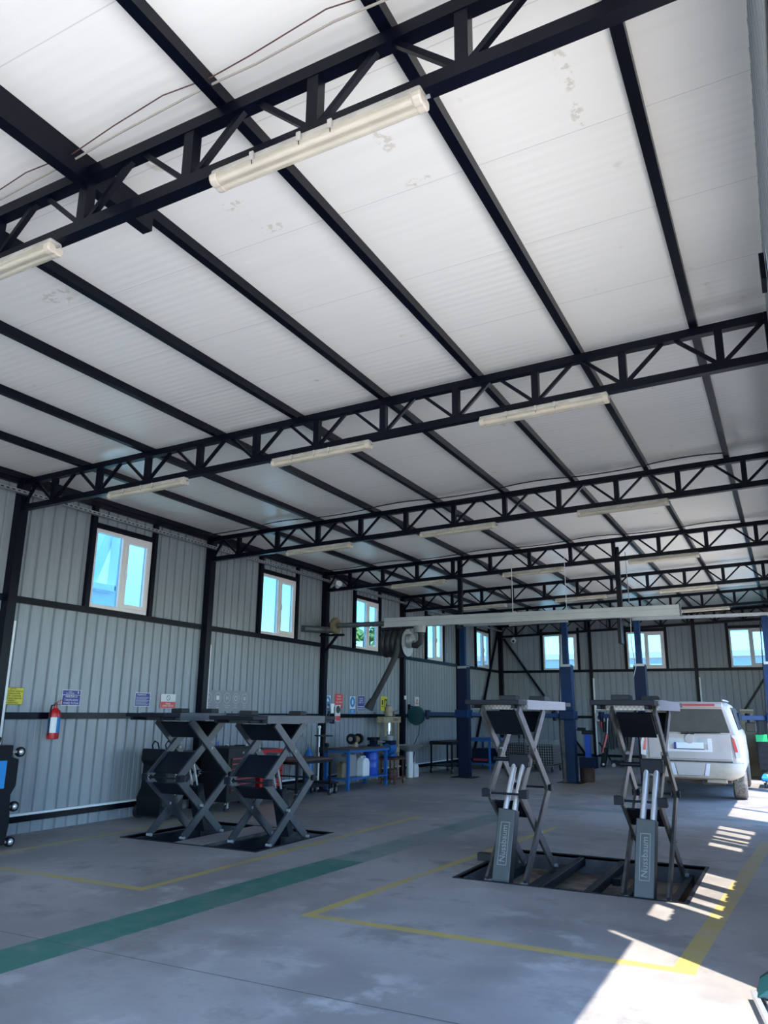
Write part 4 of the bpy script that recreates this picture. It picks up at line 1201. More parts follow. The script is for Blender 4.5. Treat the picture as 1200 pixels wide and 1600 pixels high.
MB().cyl((0.05, 0.1, 1.0), (0.05, 0.1, 1.08), 0.02, 12).cyl((0.05, 0.06, 1.06), (0.05, 0.14, 1.06), 0.018, 12).build('brass_coupling', 'tan', rm, True)
for (x, y) in ((-0.27, -0.2), (0.27, -0.2)):
    MB().cyl((x - 0.03, y, 0.10), (x + 0.03, y, 0.10), 0.10, 20).build('wheel', 'rubber', rm, True)

def castors(root, pts, r=0.055):
    for (x, y) in pts:
        c = MB().lathe([(0.02, -0.02), (r, -0.018), (r, 0.018), (0.02, 0.02)], (x, y, r), 'x', 20).build('castor', 'rubber', root, True)
        MB().box(x - 0.028, y - 0.02, r, x - 0.022, y + 0.02, r * 2 + 0.02).box(x + 0.022, y - 0.02, r, x + 0.028, y + 0.02, r * 2 + 0.02).build('castor_fork', 'galv', c)

# tool chests
def tool_chest(x0, x1, y0, y1, z1, label, mbody, mline, nd):
    t_ = thing('tool_chest', label, 'tool chest', ((x0 + x1) / 2, (y0 + y1) / 2, 0))
    hx, hy = (x1 - x0) / 2, (y1 - y0) / 2
    MB().box(-hx, -hy, 0.15, hx, hy, z1).build('cabinet', mbody, t_, bevel=0.01)
    zz = z1 - 0.16
    step = (zz - 0.28) / nd
    for i in range(nd):
        h = step
        d = MB().box(hx, -hy + 0.07, zz - h + 0.006, hx + 0.012, hy - 0.05, zz - 0.006).build('drawer', mbody, t_, bevel=0.003)
        MB().box(hx + 0.012, -hy + 0.08, zz - 0.028, hx + 0.028, hy - 0.06, zz - 0.010).build('drawer_pull', mline, d)
        zz -= h
    MB().box(-hx + 0.03, -hy + 0.08, z1 + 0.001, hx - 0.05, hy - 0.1, z1 + 0.012).build('top_mat', 'rubber', t_)
    MB().cyl((hx, 0, z1 - 0.085), (hx + 0.008, 0, z1 - 0.085), 0.02, 14).build('lock', 'greyplastic', t_)
    castors(t_, [(-hx + 0.06, -hy + 0.08), (hx - 0.06, -hy + 0.08), (-hx + 0.06, hy - 0.08), (hx - 0.06, hy - 0.08)])
    return t_, hx, hy
t_, hx, hy = tool_chest(0.34, 0.94, 10.95, 11.74, 1.02, 'black wheeled tool chest with seven thin red drawer strips', 'blk', 'redln', 7)
lettering('side_lettering', 'JBM', 'signpale', t_, (hx + 0.014, 0.18, 0.22), UY, UZ, 0.06, ext=0.001)
for i, (x, y, l_, a) in enumerate(((0.6, 11.3, 0.16, 0.5), (0.72, 11.52, 0.2, -0.5))):
    w_ = thing('hand_tool', ('dark hand tool lying on the black tool chest, shorter one' if i == 0 else 'dark hand tool lying on the black tool chest, longer one by its edge'), 'tool', (x, y, 1.033), a, None)
    MB().box(-0.012, -l_ / 2, 0, 0.012, l_ / 2, 0.02).build('tool_shaft', 'blk', w_)
    MB().box(-0.025, l_ / 2, 0, 0.025, l_ / 2 + 0.05, 0.028).build('tool_head', 'galv', w_)
t_, hx, hy = tool_chest(0.30, 0.84, 12.02, 12.72, 0.95, 'red tool chest standing behind the second dark lift', 'red', 'blk', 5)
lettering('white_lettering', 'UNIOR', 'signwhite', t_, (hx + 0.014, 0.05, 0.35), UY, UZ, 0.07, ext=0.001)

# wheeled rust-edged table
def table(name, label, x0, x1, y0, y1, z, mtop, mleg, shelf_z=None, wheels=False, leg=0.04, top_t=0.04, group=None, apron=True):
    t_ = thing(name, label, 'table', ((x0 + x1) / 2, (y0 + y1) / 2, 0), 0, group)
    hx, hy = (x1 - x0) / 2, (y1 - y0) / 2
    MB().box(-hx, -hy, z - top_t, hx, hy, z).build('tabletop', mtop, t_, bevel=0.004)
    if apron:
        MB().box(-hx, -hy, z - top_t - 0.05, hx, -hy + 0.03, z - top_t).box(-hx, hy - 0.03, z - top_t - 0.05, hx, hy, z - top_t).box(hx - 0.03, -hy + 0.03, z - top_t - 0.05, hx, hy - 0.03, z - top_t).build('apron', mleg, t_)
    zb = 0.12 if wheels else 0.0
    for (x, y) in ((-hx + leg, -hy + leg), (hx - leg, -hy + leg), (-hx + leg, hy - leg), (hx - leg, hy - leg)):
        MB().box(x - leg / 2, y - leg / 2, zb, x + leg / 2, y + leg / 2, z - top_t).build('leg', mleg, t_)
    if wheels:
        castors(t_, [(-hx + leg, -hy + leg), (hx - leg, -hy + leg), (-hx + leg, hy - leg), (hx - leg, hy - leg)])
    if shelf_z:
        MB().box(-hx + 0.02, -hy + 0.02, shelf_z - 0.03, hx - 0.02, hy - 0.02, shelf_z).build('shelf', mleg if mtop != 'wood' else mleg, t_)
    return t_
table('wheeled_table', 'rust-edged dark wheeled table between the red chest and the blue workbench', 0.32, 1.02, 12.95, 14.25, 0.74, 'brownmetal', 'blk', 0.22, True)
table('wheeled_trolley', 'low dark wheeled trolley tucked beneath the blue workbench end', 0.40, 0.95, 14.36, 14.60, 0.24, 'blk', 'liftdark', None, True, apron=False)
table('workbench', 'bright blue steel workbench carrying the bench grinder', 0.28, 0.95, 15.05, 16.95, 0.86, 'wood', 'benchblue', 0.24, False, 0.06, 0.035)
table('press_stand', 'small dark open stand in front of the cream press', 0.66, 1.06, 17.02, 17.55, 0.62, 'blk', 'brownmetal', 0.12, False, 0.03, 0.025)
table('dark_table', 'dark wheeled table left of the blue lift post', 0.30, 1.0, 20.75, 22.0, 0.86, 'blk', 'blk', 0.22, True)
table('blue_table', 'blue bench just behind the blue lift post, a dark box under it', 0.55, 1.35, 22.9, 24.3, 0.90, 'benchblue', 'benchblue', 0.18, False, 0.06)
bx = thing('storage_box', 'dark box with a red strip under the blue bench behind the post', 'box', (0.95, 23.6, 0.18))
MB().box(-0.3, -0.45, 0.0, 0.3, 0.45, 0.40).build('box_body', 'bluedk', bx, bevel=0.01)
MB().box(-0.25, -0.452, 0.06, 0.2, -0.448, 0.12).build('red_strip', 'redln', bx)

# pedestal stand with a round plate
s_ = thing('pedestal_stand', 'black pedestal stand with a flat round plate, at the blue workbench corner', 'stand', (0.45, 14.80, 0))
MB().lathe([(0.18, 0), (0.18, 0.02), (0.04, 0.05), (0.03, 0.06)], (0, 0, 0), 'z', 20).build('foot_plate', 'liftdark', s_, True)
MB().cyl((0, 0, 0.05), (0, 0, 1.12), 0.022, 14).build('pole', 'liftdark', s_, True)
MB().lathe([(0.02, 1.12), (0.20, 1.12), (0.20, 1.145), (0.02, 1.15)], (0, 0, 0), 'z', 24).build('round_plate', 'blk', s_, True)
MB().box(-0.06, -0.09, 0.78, 0.06, 0.10, 0.90).cyl((0, 0.06, 0.93), (0.0, 0.17, 0.93), 0.05, 14).build('clamp', 'liftdark', s_, bevel=0.01)

# bench grinder
g = thing('bench_grinder', 'tan and black double bench grinder on the blue workbench', 'grinder', (0.55, 16.0, 0.86))
MB().cyl((0, -0.10, 0.17), (0, 0.10, 0.17), 0.075, 20).build('motor', 'tan', g, True)
MB().prism([(-0.06, 0), (0.06, 0), (0.04, 0.11), (-0.04, 0.11)], -0.06, 0.06, 'y').build('pedestal', 'cream', g, bevel=0.01)
for s in (-1, 1):
    w_ = MB().cyl((0, s * 0.13, 0.18), (0, s * 0.20, 0.18), 0.115, 24).build('wheel_guard', 'blk', g, True)
    MB().cyl((0.0, s * 0.20, 0.18), (0, s * 0.215, 0.18), 0.05, 16).build('grinding_wheel', 'greyplastic', w_, True)
v = thing('bench_vise', 'dark blue bench vise with a round top drum, at the bench end by the press', 'vise', (0.62, 16.78, 0.86))
MB().box(-0.12, -0.10, 0, 0.12, 0.10, 0.04).box(-0.08, -0.07, 0.04, 0.08, 0.07, 0.16).build('vise_body', 'bluedk', v, bevel=0.012)
MB().box(-0.11, -0.13, 0.13, 0.11, -0.06, 0.20).box(-0.11, 0.05, 0.13, 0.11, 0.12, 0.20).build('jaw', 'blk', v, bevel=0.008)
MB().cyl((0.12, 0, 0.10), (0.26, 0, 0.10), 0.015, 10).cyl((0.25, -0.10, 0.10), (0.25, 0.10, 0.10), 0.009, 8).build('screw_handle', 'galv', v, True)
m2 = thing('electric_motor', 'blue pump motor with a pale round cap beside the vise', 'motor', (0.80, 17.24, 0.62))
MB().box(-0.13, -0.15, 0, 0.13, 0.15, 0.05).cyl((0, -0.14, 0.17), (0, 0.16, 0.17), 0.12, 22).build('motor_body', 'benchblue', m2, True)
MB().box(-0.12, -0.13, 0.26, 0.12, 0.14, 0.36).build('terminal_box', 'bluedk', m2, bevel=0.01)
MB().lathe([(0.09, 0.36), (0.10, 0.38), (0.10, 0.46), (0.02, 0.48)], (0, 0, 0), 'z', 22).build('round_cap', 'greyplastic', m2, True)

# shop press
p_ = thing('hydraulic_press', 'cream painted hydraulic shop press next to the fourth column', 'press', (0.44, 17.95, 0))
for sy in (-0.36, 0.36):
    for sx in (-0.07, 0.07):
        u = MB().box(sx - 0.018, sy - 0.035, 0.04, sx + 0.018, sy + 0.035, 1.40).build('upright', 'cream', p_)
        mbh = MB()
        for i in range(6):
            z = 0.25 + i * 0.13
            MB_ = mbh.box(sx + 0.0181, sy - 0.012, z, sx + 0.019, sy + 0.012, z + 0.024)
        mbh.build('pin_holes', 'blk', u)
MB().box(-0.10, -0.48, 1.38, 0.10, 0.46, 1.52).build('head_beam', 'cream', p_, bevel=0.006)
lettering('head_lettering', 'TONNE', 'signblack', p_, (0.102, 0.15, 1.45), UY, UZ, 0.09, ext=0.001)
MB().box(-0.09, -0.42, 0.66, 0.09, 0.42, 0.78).build('bed_beam', 'cream', p_, bevel=0.006)
MB().box(-0.25, -0.42, 0.0, 0.25, -0.32, 0.05).box(-0.25, 0.32, 0.0, 0.25, 0.42, 0.05).build('base_foot', 'cream', p_)
MB().cyl((0.0, -0.02, 1.18), (0.0, -0.02, 1.38), 0.05, 18).cyl((0, -0.02, 1.10), (0, -0.02, 1.18), 0.032, 16).build('press_ram', 'chrome', p_, True)
MB().lathe([(0.05, 1.52), (0.10, 1.54), (0.105, 1.70), (0.07, 1.78), (0.01, 1.80)], (0.02, -0.08, 0), 'z', 20).build('pressure_cylinder', 'cream', p_, True)
MB().cyl((0.04, 0.12, 1.52), (0.04, 0.12, 1.66), 0.035, 14).cyl((0.04, 0.20, 1.52), (0.04, 0.20, 1.60), 0.025, 12).bar((0.04, 0.12, 1.62), (0.10, 0.26, 1.68), 0.016, 0.016).build('hand_pump', 'brownmetal', p_, True)
sk = thing('steel_basin', 'shallow pale steel bowl on a white pipe leg beside the press', 'basin', (0.62, 18.78, 0))
MB().cyl((0, 0, 0.0), (0, 0, 0.66), 0.085, 22).build('pipe_leg', 'white', sk, True)
MB().lathe([(0.10, 0.66), (0.22, 0.70), (0.34, 0.80), (0.36, 0.82), (0.34, 0.83), (0.2, 0.73), (0.05, 0.70)], (0, 0, 0), 'z', 30).build('bowl', 'galv', sk, True)
MB().lathe([(0.16, 0), (0.16, 0.02), (0.09, 0.03)], (0, 0, 0), 'z', 20).build('foot', 'tan', sk, True)

def jerry(x, y, z, sx, sy, h, m, label, cap='white', name='jerrycan', hole=True):
    j = thing(name, label, 'canister', (x, y, z))
    MB().prism([(-sy / 2, 0), (sy / 2, 0), (sy / 2, h * 0.72), (sy * 0.30, h * 0.90), (-sy * 0.30, h * 0.95), (-sy / 2, h * 0.80)], -sx / 2, sx / 2, 'x').build('can_body', m, j, bevel=0.02)
    MB().cyl((0, -sy * 0.25, h * 0.93), (0, -sy * 0.25, h * 1.02), sy * 0.13, 14).build('cap', cap, j, True)
    MB().tube([(0, -sy * 0.12, h * 0.93), (0, 0, h * 1.02), (0, sy * 0.25, h * 1.0), (0, sy * 0.42, h * 0.78)], 0.012).build('grip', m, j, True)
    return j
def drum(x, y, z, r, h, m, label, name='drum', lid=None):
    j = thing(name, label, 'drum', (x, y, z))
    MB().lathe([(r * 0.94, 0), (r, 0.02), (r, h * 0.32), (r * 1.03, h * 0.35), (r, h * 0.38), (r, h * 0.65), (r * 1.03, h * 0.68), (r, h * 0.71), (r, h - 0.03), (r * 0.9, h)], (0, 0, 0), 'z', 26).build('drum_wall', m, j, True)
    MB().lathe([(r * 0.86, h), (r * 0.9, h + 0.012), (0.01, h + 0.012)], (0, 0, 0), 'z', 24).build('drum_lid', lid or m, j, True)
    return j
jerry(0.72, 16.10, 0.24, 0.18, 0.30, 0.42, 'white', 'white jerrycan on the shelf of the blue workbench')
drum(0.68, 16.55, 0.24, 0.165, 0.50, 'bluedrum', 'bright blue plastic drum on the shelf of the blue workbench')
jerry(0.52, 15.78, 0.24, 0.22, 0.40, 0.52, 'greyplastic', 'large grey canister on the shelf behind the white jerrycan', 'blk')
jerry(0.60, 15.35, 0.24, 0.15, 0.20, 0.34, 'tan', 'small dull beige canister on the shelf nearest the pedestal stand', 'blk')
jerry(0.50, 19.30, 0.0, 0.16, 0.26, 0.36, 'white', 'white jerrycan on the floor by the white pipe leg')
drum(0.86, 17.28, 0.12, 0.14, 0.20, 'brownmetal', 'short rusty tin on the lower shelf of the small dark stand', 'tin')
cy = thing('gas_cylinder', 'narrow blue gas cylinder standing behind the rust-edged table', 'cylinder', (0.24, 14.55, 0))
MB().lathe([(0.09, 0), (0.10, 0.03), (0.10, 0.72), (0.06, 0.82), (0.03, 0.85), (0.03, 0.9)], (0, 0, 0), 'z', 20).build('cylinder_body', 'benchblue', cy, True)
MB().cyl((0, 0, 0.9), (0, 0, 0.96), 0.022, 12).build('valve', 'tan', cy, True)
cw = thing('standing_pipe', 'white vertical pipe beside the third column, capped with a knob', 'pipe', (0.20, 15.02, 0.0))
MB().cyl((0, 0, 0.0), (0, 0, 1.28), 0.022, 12).build('pipe_run', 'white', cw, True)
MB().ball((0, 0, 1.30), 0.036).build('pipe_knob', 'white', cw, True)
el = thing('socket_box', 'pale socket box with dangling cables on the wall left of the third column', 'socket', (0.02, 14.25, 1.25))
MB().box(0, -0.14, -0.05, 0.06, 0.04, 0.05).build('box_shell', 'signpale', el, bevel=0.006)
MB().box(0, 0.22, -0.14, 0.07, 0.32, 0.04).cyl((0.07, 0.29, -0.11), (0.10, 0.29, -0.11), 0.05, 14).build('switch', 'greyplastic', el, bevel=0.006)
MB().tube([(0.03, 0.0, 0.05), (0.04, 0.02, 0.2), (0.03, 0.1, 0.26), (0.04, 0.2, 0.15), (0.03, 0.27, 0.04)], 0.008).tube([(0.05, 0.25, -0.14), (0.05, 0.2, -0.4), (0.05, 0.05, -0.62), (0.04, -0.1, -0.8)], 0.008).tube([(0.03, -0.1, 0.05), (0.04, -0.16, 0.22), (0.03, -0.1, 0.33), (0.03, 0.0, 0.3)], 0.007).build('cables', 'greyplastic', el, True)
rg = thing('air_regulator', 'air filter regulator with a white and red tag on the third column side', 'regulator', (0.12, 15.62, 1.50))
MB().cyl((0.02, 0.0, 0.10), (0.02, 0, 0.24), 0.055, 16).cyl((0.02, 0, 0.24), (0.02, 0, 0.31), 0.075, 16).build('filter_bowl', 'galv', rg, True)
MB().tube([(0.02, -0.10, 0.14), (0.02, -0.14, 0.0), (0.03, -0.06, -0.10), (0.03, 0.08, -0.11), (0.02, 0.10, -0.05)], 0.028).build('looped_hose', 'bluedk', rg, True)
MB().box(0.03, 0.12, -0.08, 0.05, 0.34, 0.28).build('tag_plate', 'signwhite', rg)
MB().cyl((0.05, 0.23, 0.18), (0.06, 0.23, 0.18), 0.085, 18).build('gauge', 'liftgrey', rg, True)
MB().box(0.051, 0.13, -0.07, 0.056, 0.33, 0.04).build('red_tag', 'signred', rg)
th = thing('hose_drum', 'teal retractable hose drum on the wall behind the fourth column', 'hose drum', (0.26, 19.95, 1.55))
MB().lathe([(0.05, -0.09), (0.24, -0.08), (0.26, 0.0), (0.24, 0.08), (0.05, 0.09)], (0, 0, 0), 'y', 30).build('drum_casing', 'teal', th, True)
MB().box(-0.24, -0.03, -0.10, -0.18, 0.03, 0.30).bar((-0.2, 0, 0.25), (0.0, 0, 0.22), 0.03).build('wall_arm', 'blk', th)
MB().tube([(0.1, 0.02, -0.24), (0.05, 0.05, -0.5), (-0.08, 0.05, -0.75), (-0.1, 0.1, -1.0), (-0.15, 0.1, -1.15)], 0.010).build('hanging_hose', 'blk', th, True)
kn = thing('wall_gauge', 'small white box fixed on the fourth column', 'box', (0.135, 19.48, 2.02), 0)
MB().box(0, -0.05, -0.05, 0.03, 0.05, 0.05).build('box_shell', 'white', kn, bevel=0.004)
MB().box(0.03, -0.03, -0.03, 0.033, 0.03, 0.03).build('box_face', 'signwhite', kn)
fl = thing('floodlight', 'small pale spotlight on the truss end over the third column', 'lamp', (0.42, 15.25, 4.42))
MB().bar((-0.12, 0, -0.02), (0.05, -0.02, 0.05), 0.03).build('bracket', 'steel', fl)
MB().cyl((0.02, -0.03, 0.0), (0.12, -0.12, 0.06), 0.05, 18, 0.075).build('lamp_head', 'white', fl, True)
cm = thing('security_camera', 'white dome security camera high in the far left corner', 'camera', (0.62, 27.74, 4.22))
MB().box(-0.03, -0.02, 0.0, 0.03, 0.05, 0.14).build('bracket', 'white', cm)
MB().ball((0, -0.06, 0), 0.10).build('dome', 'white', cm, True)
MB().ball((0.02, -0.12, -0.02), 0.05).build('lens', 'blk', cm, True)

# ------------------------------------------------------------------ things towards the far wall
def mesh_cart(x, y, label):
    c = thing('mesh_cart', label, 'cart', (x, y, 0), 0, 'grey wire mesh carts')
    sx, sy, z0, z1 = 0.42, 0.5, 0.22, 0.88
    mb = MB()
    for i in range(13):
        u = -sx + 2 * sx * i / 12
        mb.box(u - 0.004, -sy - 0.004, z0, u + 0.004, -sy + 0.004, z1).box(u - 0.004, sy - 0.004, z0, u + 0.004, sy + 0.004, z1)
    for i in range(15):
        u = -sy + 2 * sy * i / 14
        mb.box(sx - 0.004, u - 0.004, z0, sx + 0.004, u + 0.004, z1).box(-sx - 0.004, u - 0.004, z0, -sx + 0.004, u + 0.004, z1)
    for i in range(10):
        z = z0 + (z1 - z0) * i / 9
        mb.box(-sx, -sy - 0.004, z - 0.004, sx, -sy + 0.004, z + 0.004).box(sx - 0.004, -sy, z - 0.004, sx + 0.004, sy, z + 0.004).box(-sx - 0.004, -sy, z - 0.004, -sx + 0.004, sy, z + 0.004)
    mb.build('wire_mesh_sides', 'galv', c)
    MB().box(-sx, -sy, z0 - 0.03, sx, sy, z0).build('tray_floor', 'liftdark', c)
    MB().box(-sx + 0.03, -sy + 0.03, z0, sx - 0.03, sy - 0.03, z1 - 0.15).build('dark_contents', 'rubber', c, bevel=0.03)
    castors(c, [(-sx + 0.05, -sy + 0.05), (sx - 0.05, -sy + 0.05), (-sx + 0.05, sy - 0.05), (sx - 0.05, sy - 0.05)], 0.08)
mesh_cart(2.75, 23.6, 'grey wire mesh cart seen to the right of the chequered lift platform')
mesh_cart(1.80, 24.2, 'grey wire mesh cart seen behind the left arms of the chequered platform')
sl = thing('step_ladder', 'dark platform step ladder standing behind the left blue post', 'ladder', (1.15, 25.6, 0))
for s in (-0.3, 0.3):
    MB().bar((s, -0.45, 0), (s, 0.0, 1.75), 0.05, 0.03).build('front_rail', 'liftdark', sl)
    MB().bar((s, 0.5, 0), (s, 0.1, 1.75), 0.04, 0.03).build('rear_rail', 'liftdark', sl)
for i in range(5):
    z = 0.3 + i * 0.33
    y = -0.45 + 0.45 * z / 1.75
    MB().box(-0.3, y - 0.05, z - 0.015, 0.3, y + 0.07, z + 0.015).build('step', 'liftgrey', sl)
MB().box(-0.32, -0.1, 1.30, 0.32, 0.25, 1.75).build('platform_box', 'liftdark', sl, bevel=0.01)
gp = thing('pedestal_vise', 'blue pedestal with a black vise on top, left of the second blue post', 'vise', (3.62, 25.6, 0))
MB().box(-0.25, -0.2, 0, 0.25, 0.2, 0.32).build('base_box', 'bluedk', gp, bevel=0.01)
MB().box(-0.08, -0.08, 0.32, 0.08, 0.08, 1.02).build('pedestal_column', 'bluedrum', gp)
MB().box(-0.16, -0.10, 1.02, 0.16, 0.10, 1.14).box(-0.30, -0.06, 1.12, -0.05, 0.06, 1.22).cyl((-0.45, 0, 1.15), (-0.30, 0, 1.15), 0.02, 10).build('vise_head', 'blk', gp, bevel=0.01)
tl_ = thing('floor_jack', 'red and black trolley jack leaning upright by the far wall', 'jack', (4.05, 26.2, 0))
MB().bar((-0.10, -0.1, 0.45), (0.06, 0.0, 1.05), 0.09, 0.07).build('jack_arm', 'red', tl_, bevel=0.01)
MB().bar((-0.12, 0.0, 0.02), (0.0, 0.0, 0.6), 0.24, 0.14).build('jack_chassis', 'blk', tl_, bevel=0.02)
MB().cyl((0.06, 0.0, 1.0), (0.10, 0.08, 1.55), 0.018, 10).build('jack_handle', 'galv', tl_, True)
MB().ball((-0.08, -0.14, 0.10), 0.045).build('jack_roller', 'chrome', tl_, True)
for i, (x, zt_, lb) in enumerate(((3.95, 1.62, 'bundle of black hoses hung on the far wall above the red jack'), (4.42, 1.55, 'single drop of black hoses on the far wall, between jack and drain pipe'))):
    hs = thing('hanging_hoses', lb, 'hose', (x, 27.70, 0.5))
    for k_ in range(3 if i == 0 else 2):
        dx = (k_ - 1) * 0.10
        MB().tube([(dx - 0.05, 0, 0.0), (dx - 0.06, 0, 0.6), (dx - 0.04, 0, zt_ - 0.58), (dx, 0, zt_ - 0.5), (dx + 0.04, 0, zt_ - 0.58), (dx + 0.06, 0, 0.5), (dx + 0.05, 0, 0.05)], 0.028).build('hose_strand', 'hose', hs, True)
    MB().box(-0.14, 0.02, zt_ - 0.55, 0.14, 0.19, zt_ - 0.52).build('hook_bar', 'blk', hs)
mt = thing('air_station', 'pale air station box with red valve on the far wall under the white pipe', 'regulator', (3.62, 27.72, 1.40))
MB().box(-0.16, -0.02, 0.0, 0.14, 0.10, 0.26).build('station_box', 'signpale', mt, bevel=0.01)
MB().cyl((-0.02, -0.03, 0.13), (-0.02, -0.02, 0.13), 0.09, 20).build('dial', 'liftgrey', mt, True)
MB().cyl((0.0, 0.04, -0.18), (0.0, 0.04, 0.0), 0.05, 14).build('red_valve', 'redln', mt, True)
MB().cyl((0.10, 0.0, -0.35), (0.10, 0.0, -0.02), 0.05, 14).build('separator', 'blk', mt, True)
st_ = thing('transmission_jack', 'thin upright stand with a small forked head by the far wall', 'jack', (5.02, 26.9, 0))
MB().cyl((0, 0, 0.1), (0, 0, 0.98), 0.045, 14).cyl((0, 0, 0.98), (0, 0, 1.42), 0.022, 12).build('column', 'bluedk', st_, True)
MB().box(-0.17, -0.05, 1.42, 0.17, 0.05, 1.46).box(0.0, -0.05, 1.38, 0.14, 0.05, 1.42).build('forked_head', 'galv', st_, bevel=0.006)
MB().tube([(0.0, -0.02, 1.0), (-0.13, -0.02, 1.02), (-0.15, -0.02, 0.96)], 0.012).build('side_lever', 'blk', st_, True)
for a in range(4):
    an = a * math.pi / 2 + 0.5
    MB().bar((0, 0, 0.12), (0.32 * math.cos(an), 0.32 * math.sin(an), 0.06), 0.05, 0.04).build('foot', 'liftdark', st_)
ob = thing('oil_bin', 'tall dark bin with a wide collar behind the left arm of the car-side lift', 'bin', (5.85, 26.3, 0))
MB().lathe([(0.20, 0.0), (0.21, 0.02), (0.23, 0.92), (0.20, 0.95)], (0, 0, 0), 'z', 26).build('bin_body', 'bluedk', ob, True)
MB().lathe([(0.22, 0.95), (0.33, 1.02), (0.34, 1.06), (0.20, 1.0), (0.02, 0.99)], (0, 0, 0), 'z', 28).build('collar', 'blk', ob, True)
jk = thing('folded_jack', 'low black jack lying on the floor against the far wall', 'jack', (4.45, 26.75, 0))
MB().box(-0.35, -0.18, 0.06, 0.25, 0.18, 0.20).bar((-0.35, 0, 0.16), (-0.75, 0.1, 0.75), 0.05).build('jack_frame', 'blk', jk, bevel=0.02)
for (x, y) in ((-0.25, -0.2), (0.2, -0.2), (-0.25, 0.2), (0.2, 0.2)):
    MB().cyl((x, y - 0.02, 0.06), (x, y + 0.02, 0.06), 0.06, 14).build('jack_wheel', 'galv', jk, True)
pt = thing('waste_drum', 'short brown open drum at the foot of the second blue post', 'drum', (4.72, 20.55, 0))
MB().lathe([(0.14, 0.0), (0.18, 0.01), (0.185, 0.33), (0.19, 0.34), (0.17, 0.34), (0.165, 0.05), (0.01, 0.04)], (0, 0, 0), 'z', 26).build('drum_wall', 'drum', pt, True)
MB().cyl((0, 0, 0.05), (0, 0, 0.24), 0.155, 20).build('dark_contents', 'blk', pt)
# crates behind the car
cr = thing('stacked_crate', 'green-rimmed dark crate cabinet to the right of the car', 'crate', (9.05, 23.9, 0))
MB().box(-0.5, -0.4, 0.28, 0.5, 0.4, 0.98).build('crate_body', 'blk', cr, bevel=0.01)
MB().box(-0.52, -0.42, 0.98, 0.52, 0.42, 1.16).build('green_rim', 'green', cr, bevel=0.015)
for z in (0.42, 0.58, 0.74, 0.88):
    MB().box(-0.38, -0.412, z, 0.46, -0.4, z + 0.02).build('crate_ridge', 'liftdark', cr)
castors(cr, [(-0.36, -0.34), (0.44, -0.34), (-0.36, 0.34), (0.44, 0.34)], 0.10)
bt = thing('blue_creeper', 'bright blue low floor creeper beside the car wheel', 'creeper', (8.98, 21.6, 0))
MB().box(-0.32, -0.6, 0.16, 0.36, 0.6, 0.26).build('board', 'floorblue', bt, bevel=0.03)
MB().box(-0.2, -0.45, 0.262, 0.3, -0.1, 0.29).build('rag', 'white', bt, bevel=0.01)
castors(bt, [(-0.25, -0.5), (0.28, -0.5), (-0.25, 0.5), (0.28, 0.5)], 0.065)
bb = thing('plywood_sheet', 'tan board leaning behind the car roof by the right side', 'board', (8.32, 24.9, 0.0))
MB().box(-0.18, -0.03, 0.0, 0.18, 0.03, 1.80).build('board_sheet', 'tan', bb, bevel=0.01)
MB().box(-0.18, -0.035, 1.78, 0.18, 0.035, 1.82).build('board_edge', 'cream', bb)
# teal machine at the lower right corner
tm = thing('teal_machine', 'teal rounded machine on bright rails at the lower right corner', 'machine', (9.34, 5.62, 0))
MB().bar((-0.26, 0.02, 0.045), (-0.14, -0.62, 0.045), 0.035, 0.03).bar((-0.205, 0.02, 0.04), (-0.085, -0.62, 0.04), 0.02, 0.02).build('base_rail', 'chrome', tm, bevel=0.004)
MB().box(-0.24, -0.02, 0.0, 0.26, 0.10, 0.06).build('base_plate', 'rubber', tm, bevel=0.008)
MB().lathe([(0.05, -0.20), (0.12, -0.18), (0.15, -0.08), (0.15, 0.22), (0.12, 0.30), (0.03, 0.33)], (0.07, 0.02, 0.20), 'y', 30).build('rounded_tank', 'teal', tm, True)
MB().prism([(-0.24, 0.06), (0.24, 0.06), (0.2, 0.14), (-0.14, 0.14)], -0.12, 0.3, 'y').build('cradle', 'teal', tm, bevel=0.01)

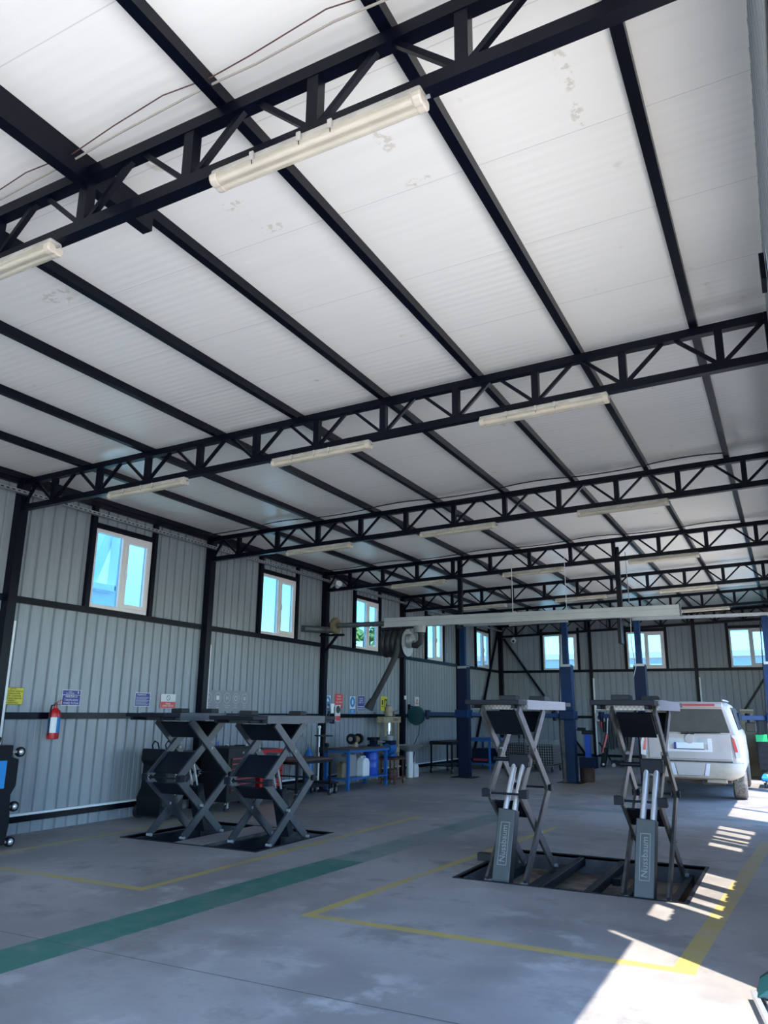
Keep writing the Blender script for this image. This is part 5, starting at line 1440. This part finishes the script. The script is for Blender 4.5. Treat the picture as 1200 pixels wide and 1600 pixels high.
# ------------------------------------------------------------------ outdoors, seen through the windows
nb = thing('neighbouring_hall', 'white hall with blue steel members outside the first window', 'building', (-7.5, 8.5, 0))
MB().box(-3, -6.5, 0, 2.4, 6.2, 8.0).build('hall_wall', 'whitewall', nb)
MB().bar((2.6, 4.05, 4.5), (2.6, 4.75, 6.4), 0.18, 0.2).build('diagonal_member', 'bluesteel', nb)
MB().box(2.45, 5.03, 4.4, 2.7, 5.17, 8.0).build('upright_member', 'bluesteel', nb)
MB().box(2.45, 0.0, 4.38, 2.7, 5.17, 4.52).build('horizontal_member', 'bluesteel', nb)
rb = thing('roadside_building', 'long lavender building with pinkish tiled eaves behind the far windows', 'building', (6.0, 52.0, 0))
MB().box(-30, 0, 0, 30, 8, 5.2).build('long_wall', 'lavender', rb)
MB().prism([(-0.6, 5.1), (0.2, 5.5), (0.2, 5.2), (0, 5.05)], -30, 30, 'x').build('tiled_eaves', 'pinkroof', rb)
MB().prism([(0.2, 5.4), (8, 7.35), (8, 5.0), (0.2, 5.0)], -30, 30, 'x').build('white_roof', 'whitewall', rb)
MB().box(-6, -0.05, 0.5, -0.6, 0.0, 4.75).build('white_shutter', 'whitewall', rb)
for i, x in enumerate((3.9, 5.0, 6.1)):
    rs = thing('red_parasol', ('red round awning outside the right far window, nearest its frame', 'red round awning outside the right far window, in the middle', 'red round awning outside the right far window, by the blue post')[i], 'awning', (x + 2.3, 46.0, 0), 0, 'red awnings outside')
    MB().cyl((0, 0, 0), (0, 0, 4.0), 0.04, 10).build('pole', 'galv', rs)
    MB().lathe([(0.5, 3.75), (0.35, 4.0), (0.02, 4.15)], (0, 0, 0), 'z', 20).build('canopy', 'red', rs, True)
pm = thing('palm_tree', 'yellow-green palm outside the third window', 'tree', (-5.6, 27.6, 0))
MB().cyl((0, 0, 0), (0.1, 0.1, 4.5), 0.22, 14, 0.16).build('trunk', 'bark', pm, True)
for i in range(26):
    a = i * 2.4
    el_ = 0.2 + 0.75 * ((i * 7) % 13) / 13
    L = 2.0
    lf = MB()
    pts = []
    for j in range(7):
        t2 = j / 6
        rr_ = L * t2 * math.cos(el_ * (1 - 0.3 * t2))
        zz = 4.5 + L * t2 * math.sin(el_) - 1.0 * t2 * t2
        pts.append(Vector((0.1 + rr_ * math.cos(a), 0.1 + rr_ * math.sin(a), zz)))
    side = Vector((-math.sin(a), math.cos(a), 0))
    for j in range(6):
        for s in (-1, 1):
            w1 = 0.28 * math.sin(math.pi * (j + 0.6) / 7)
            lf.add([pts[j], pts[j + 1], pts[j + 1] + side * s * w1 * 0.6 - Vector((0, 0, 0.12)), pts[j] * 0.4 + pts[j + 1] * 0.6 + side * s * w1 - Vector((0, 0, 0.16))], [(0, 1, 2, 3)])
    lf.build('frond', 'leaf', pm)
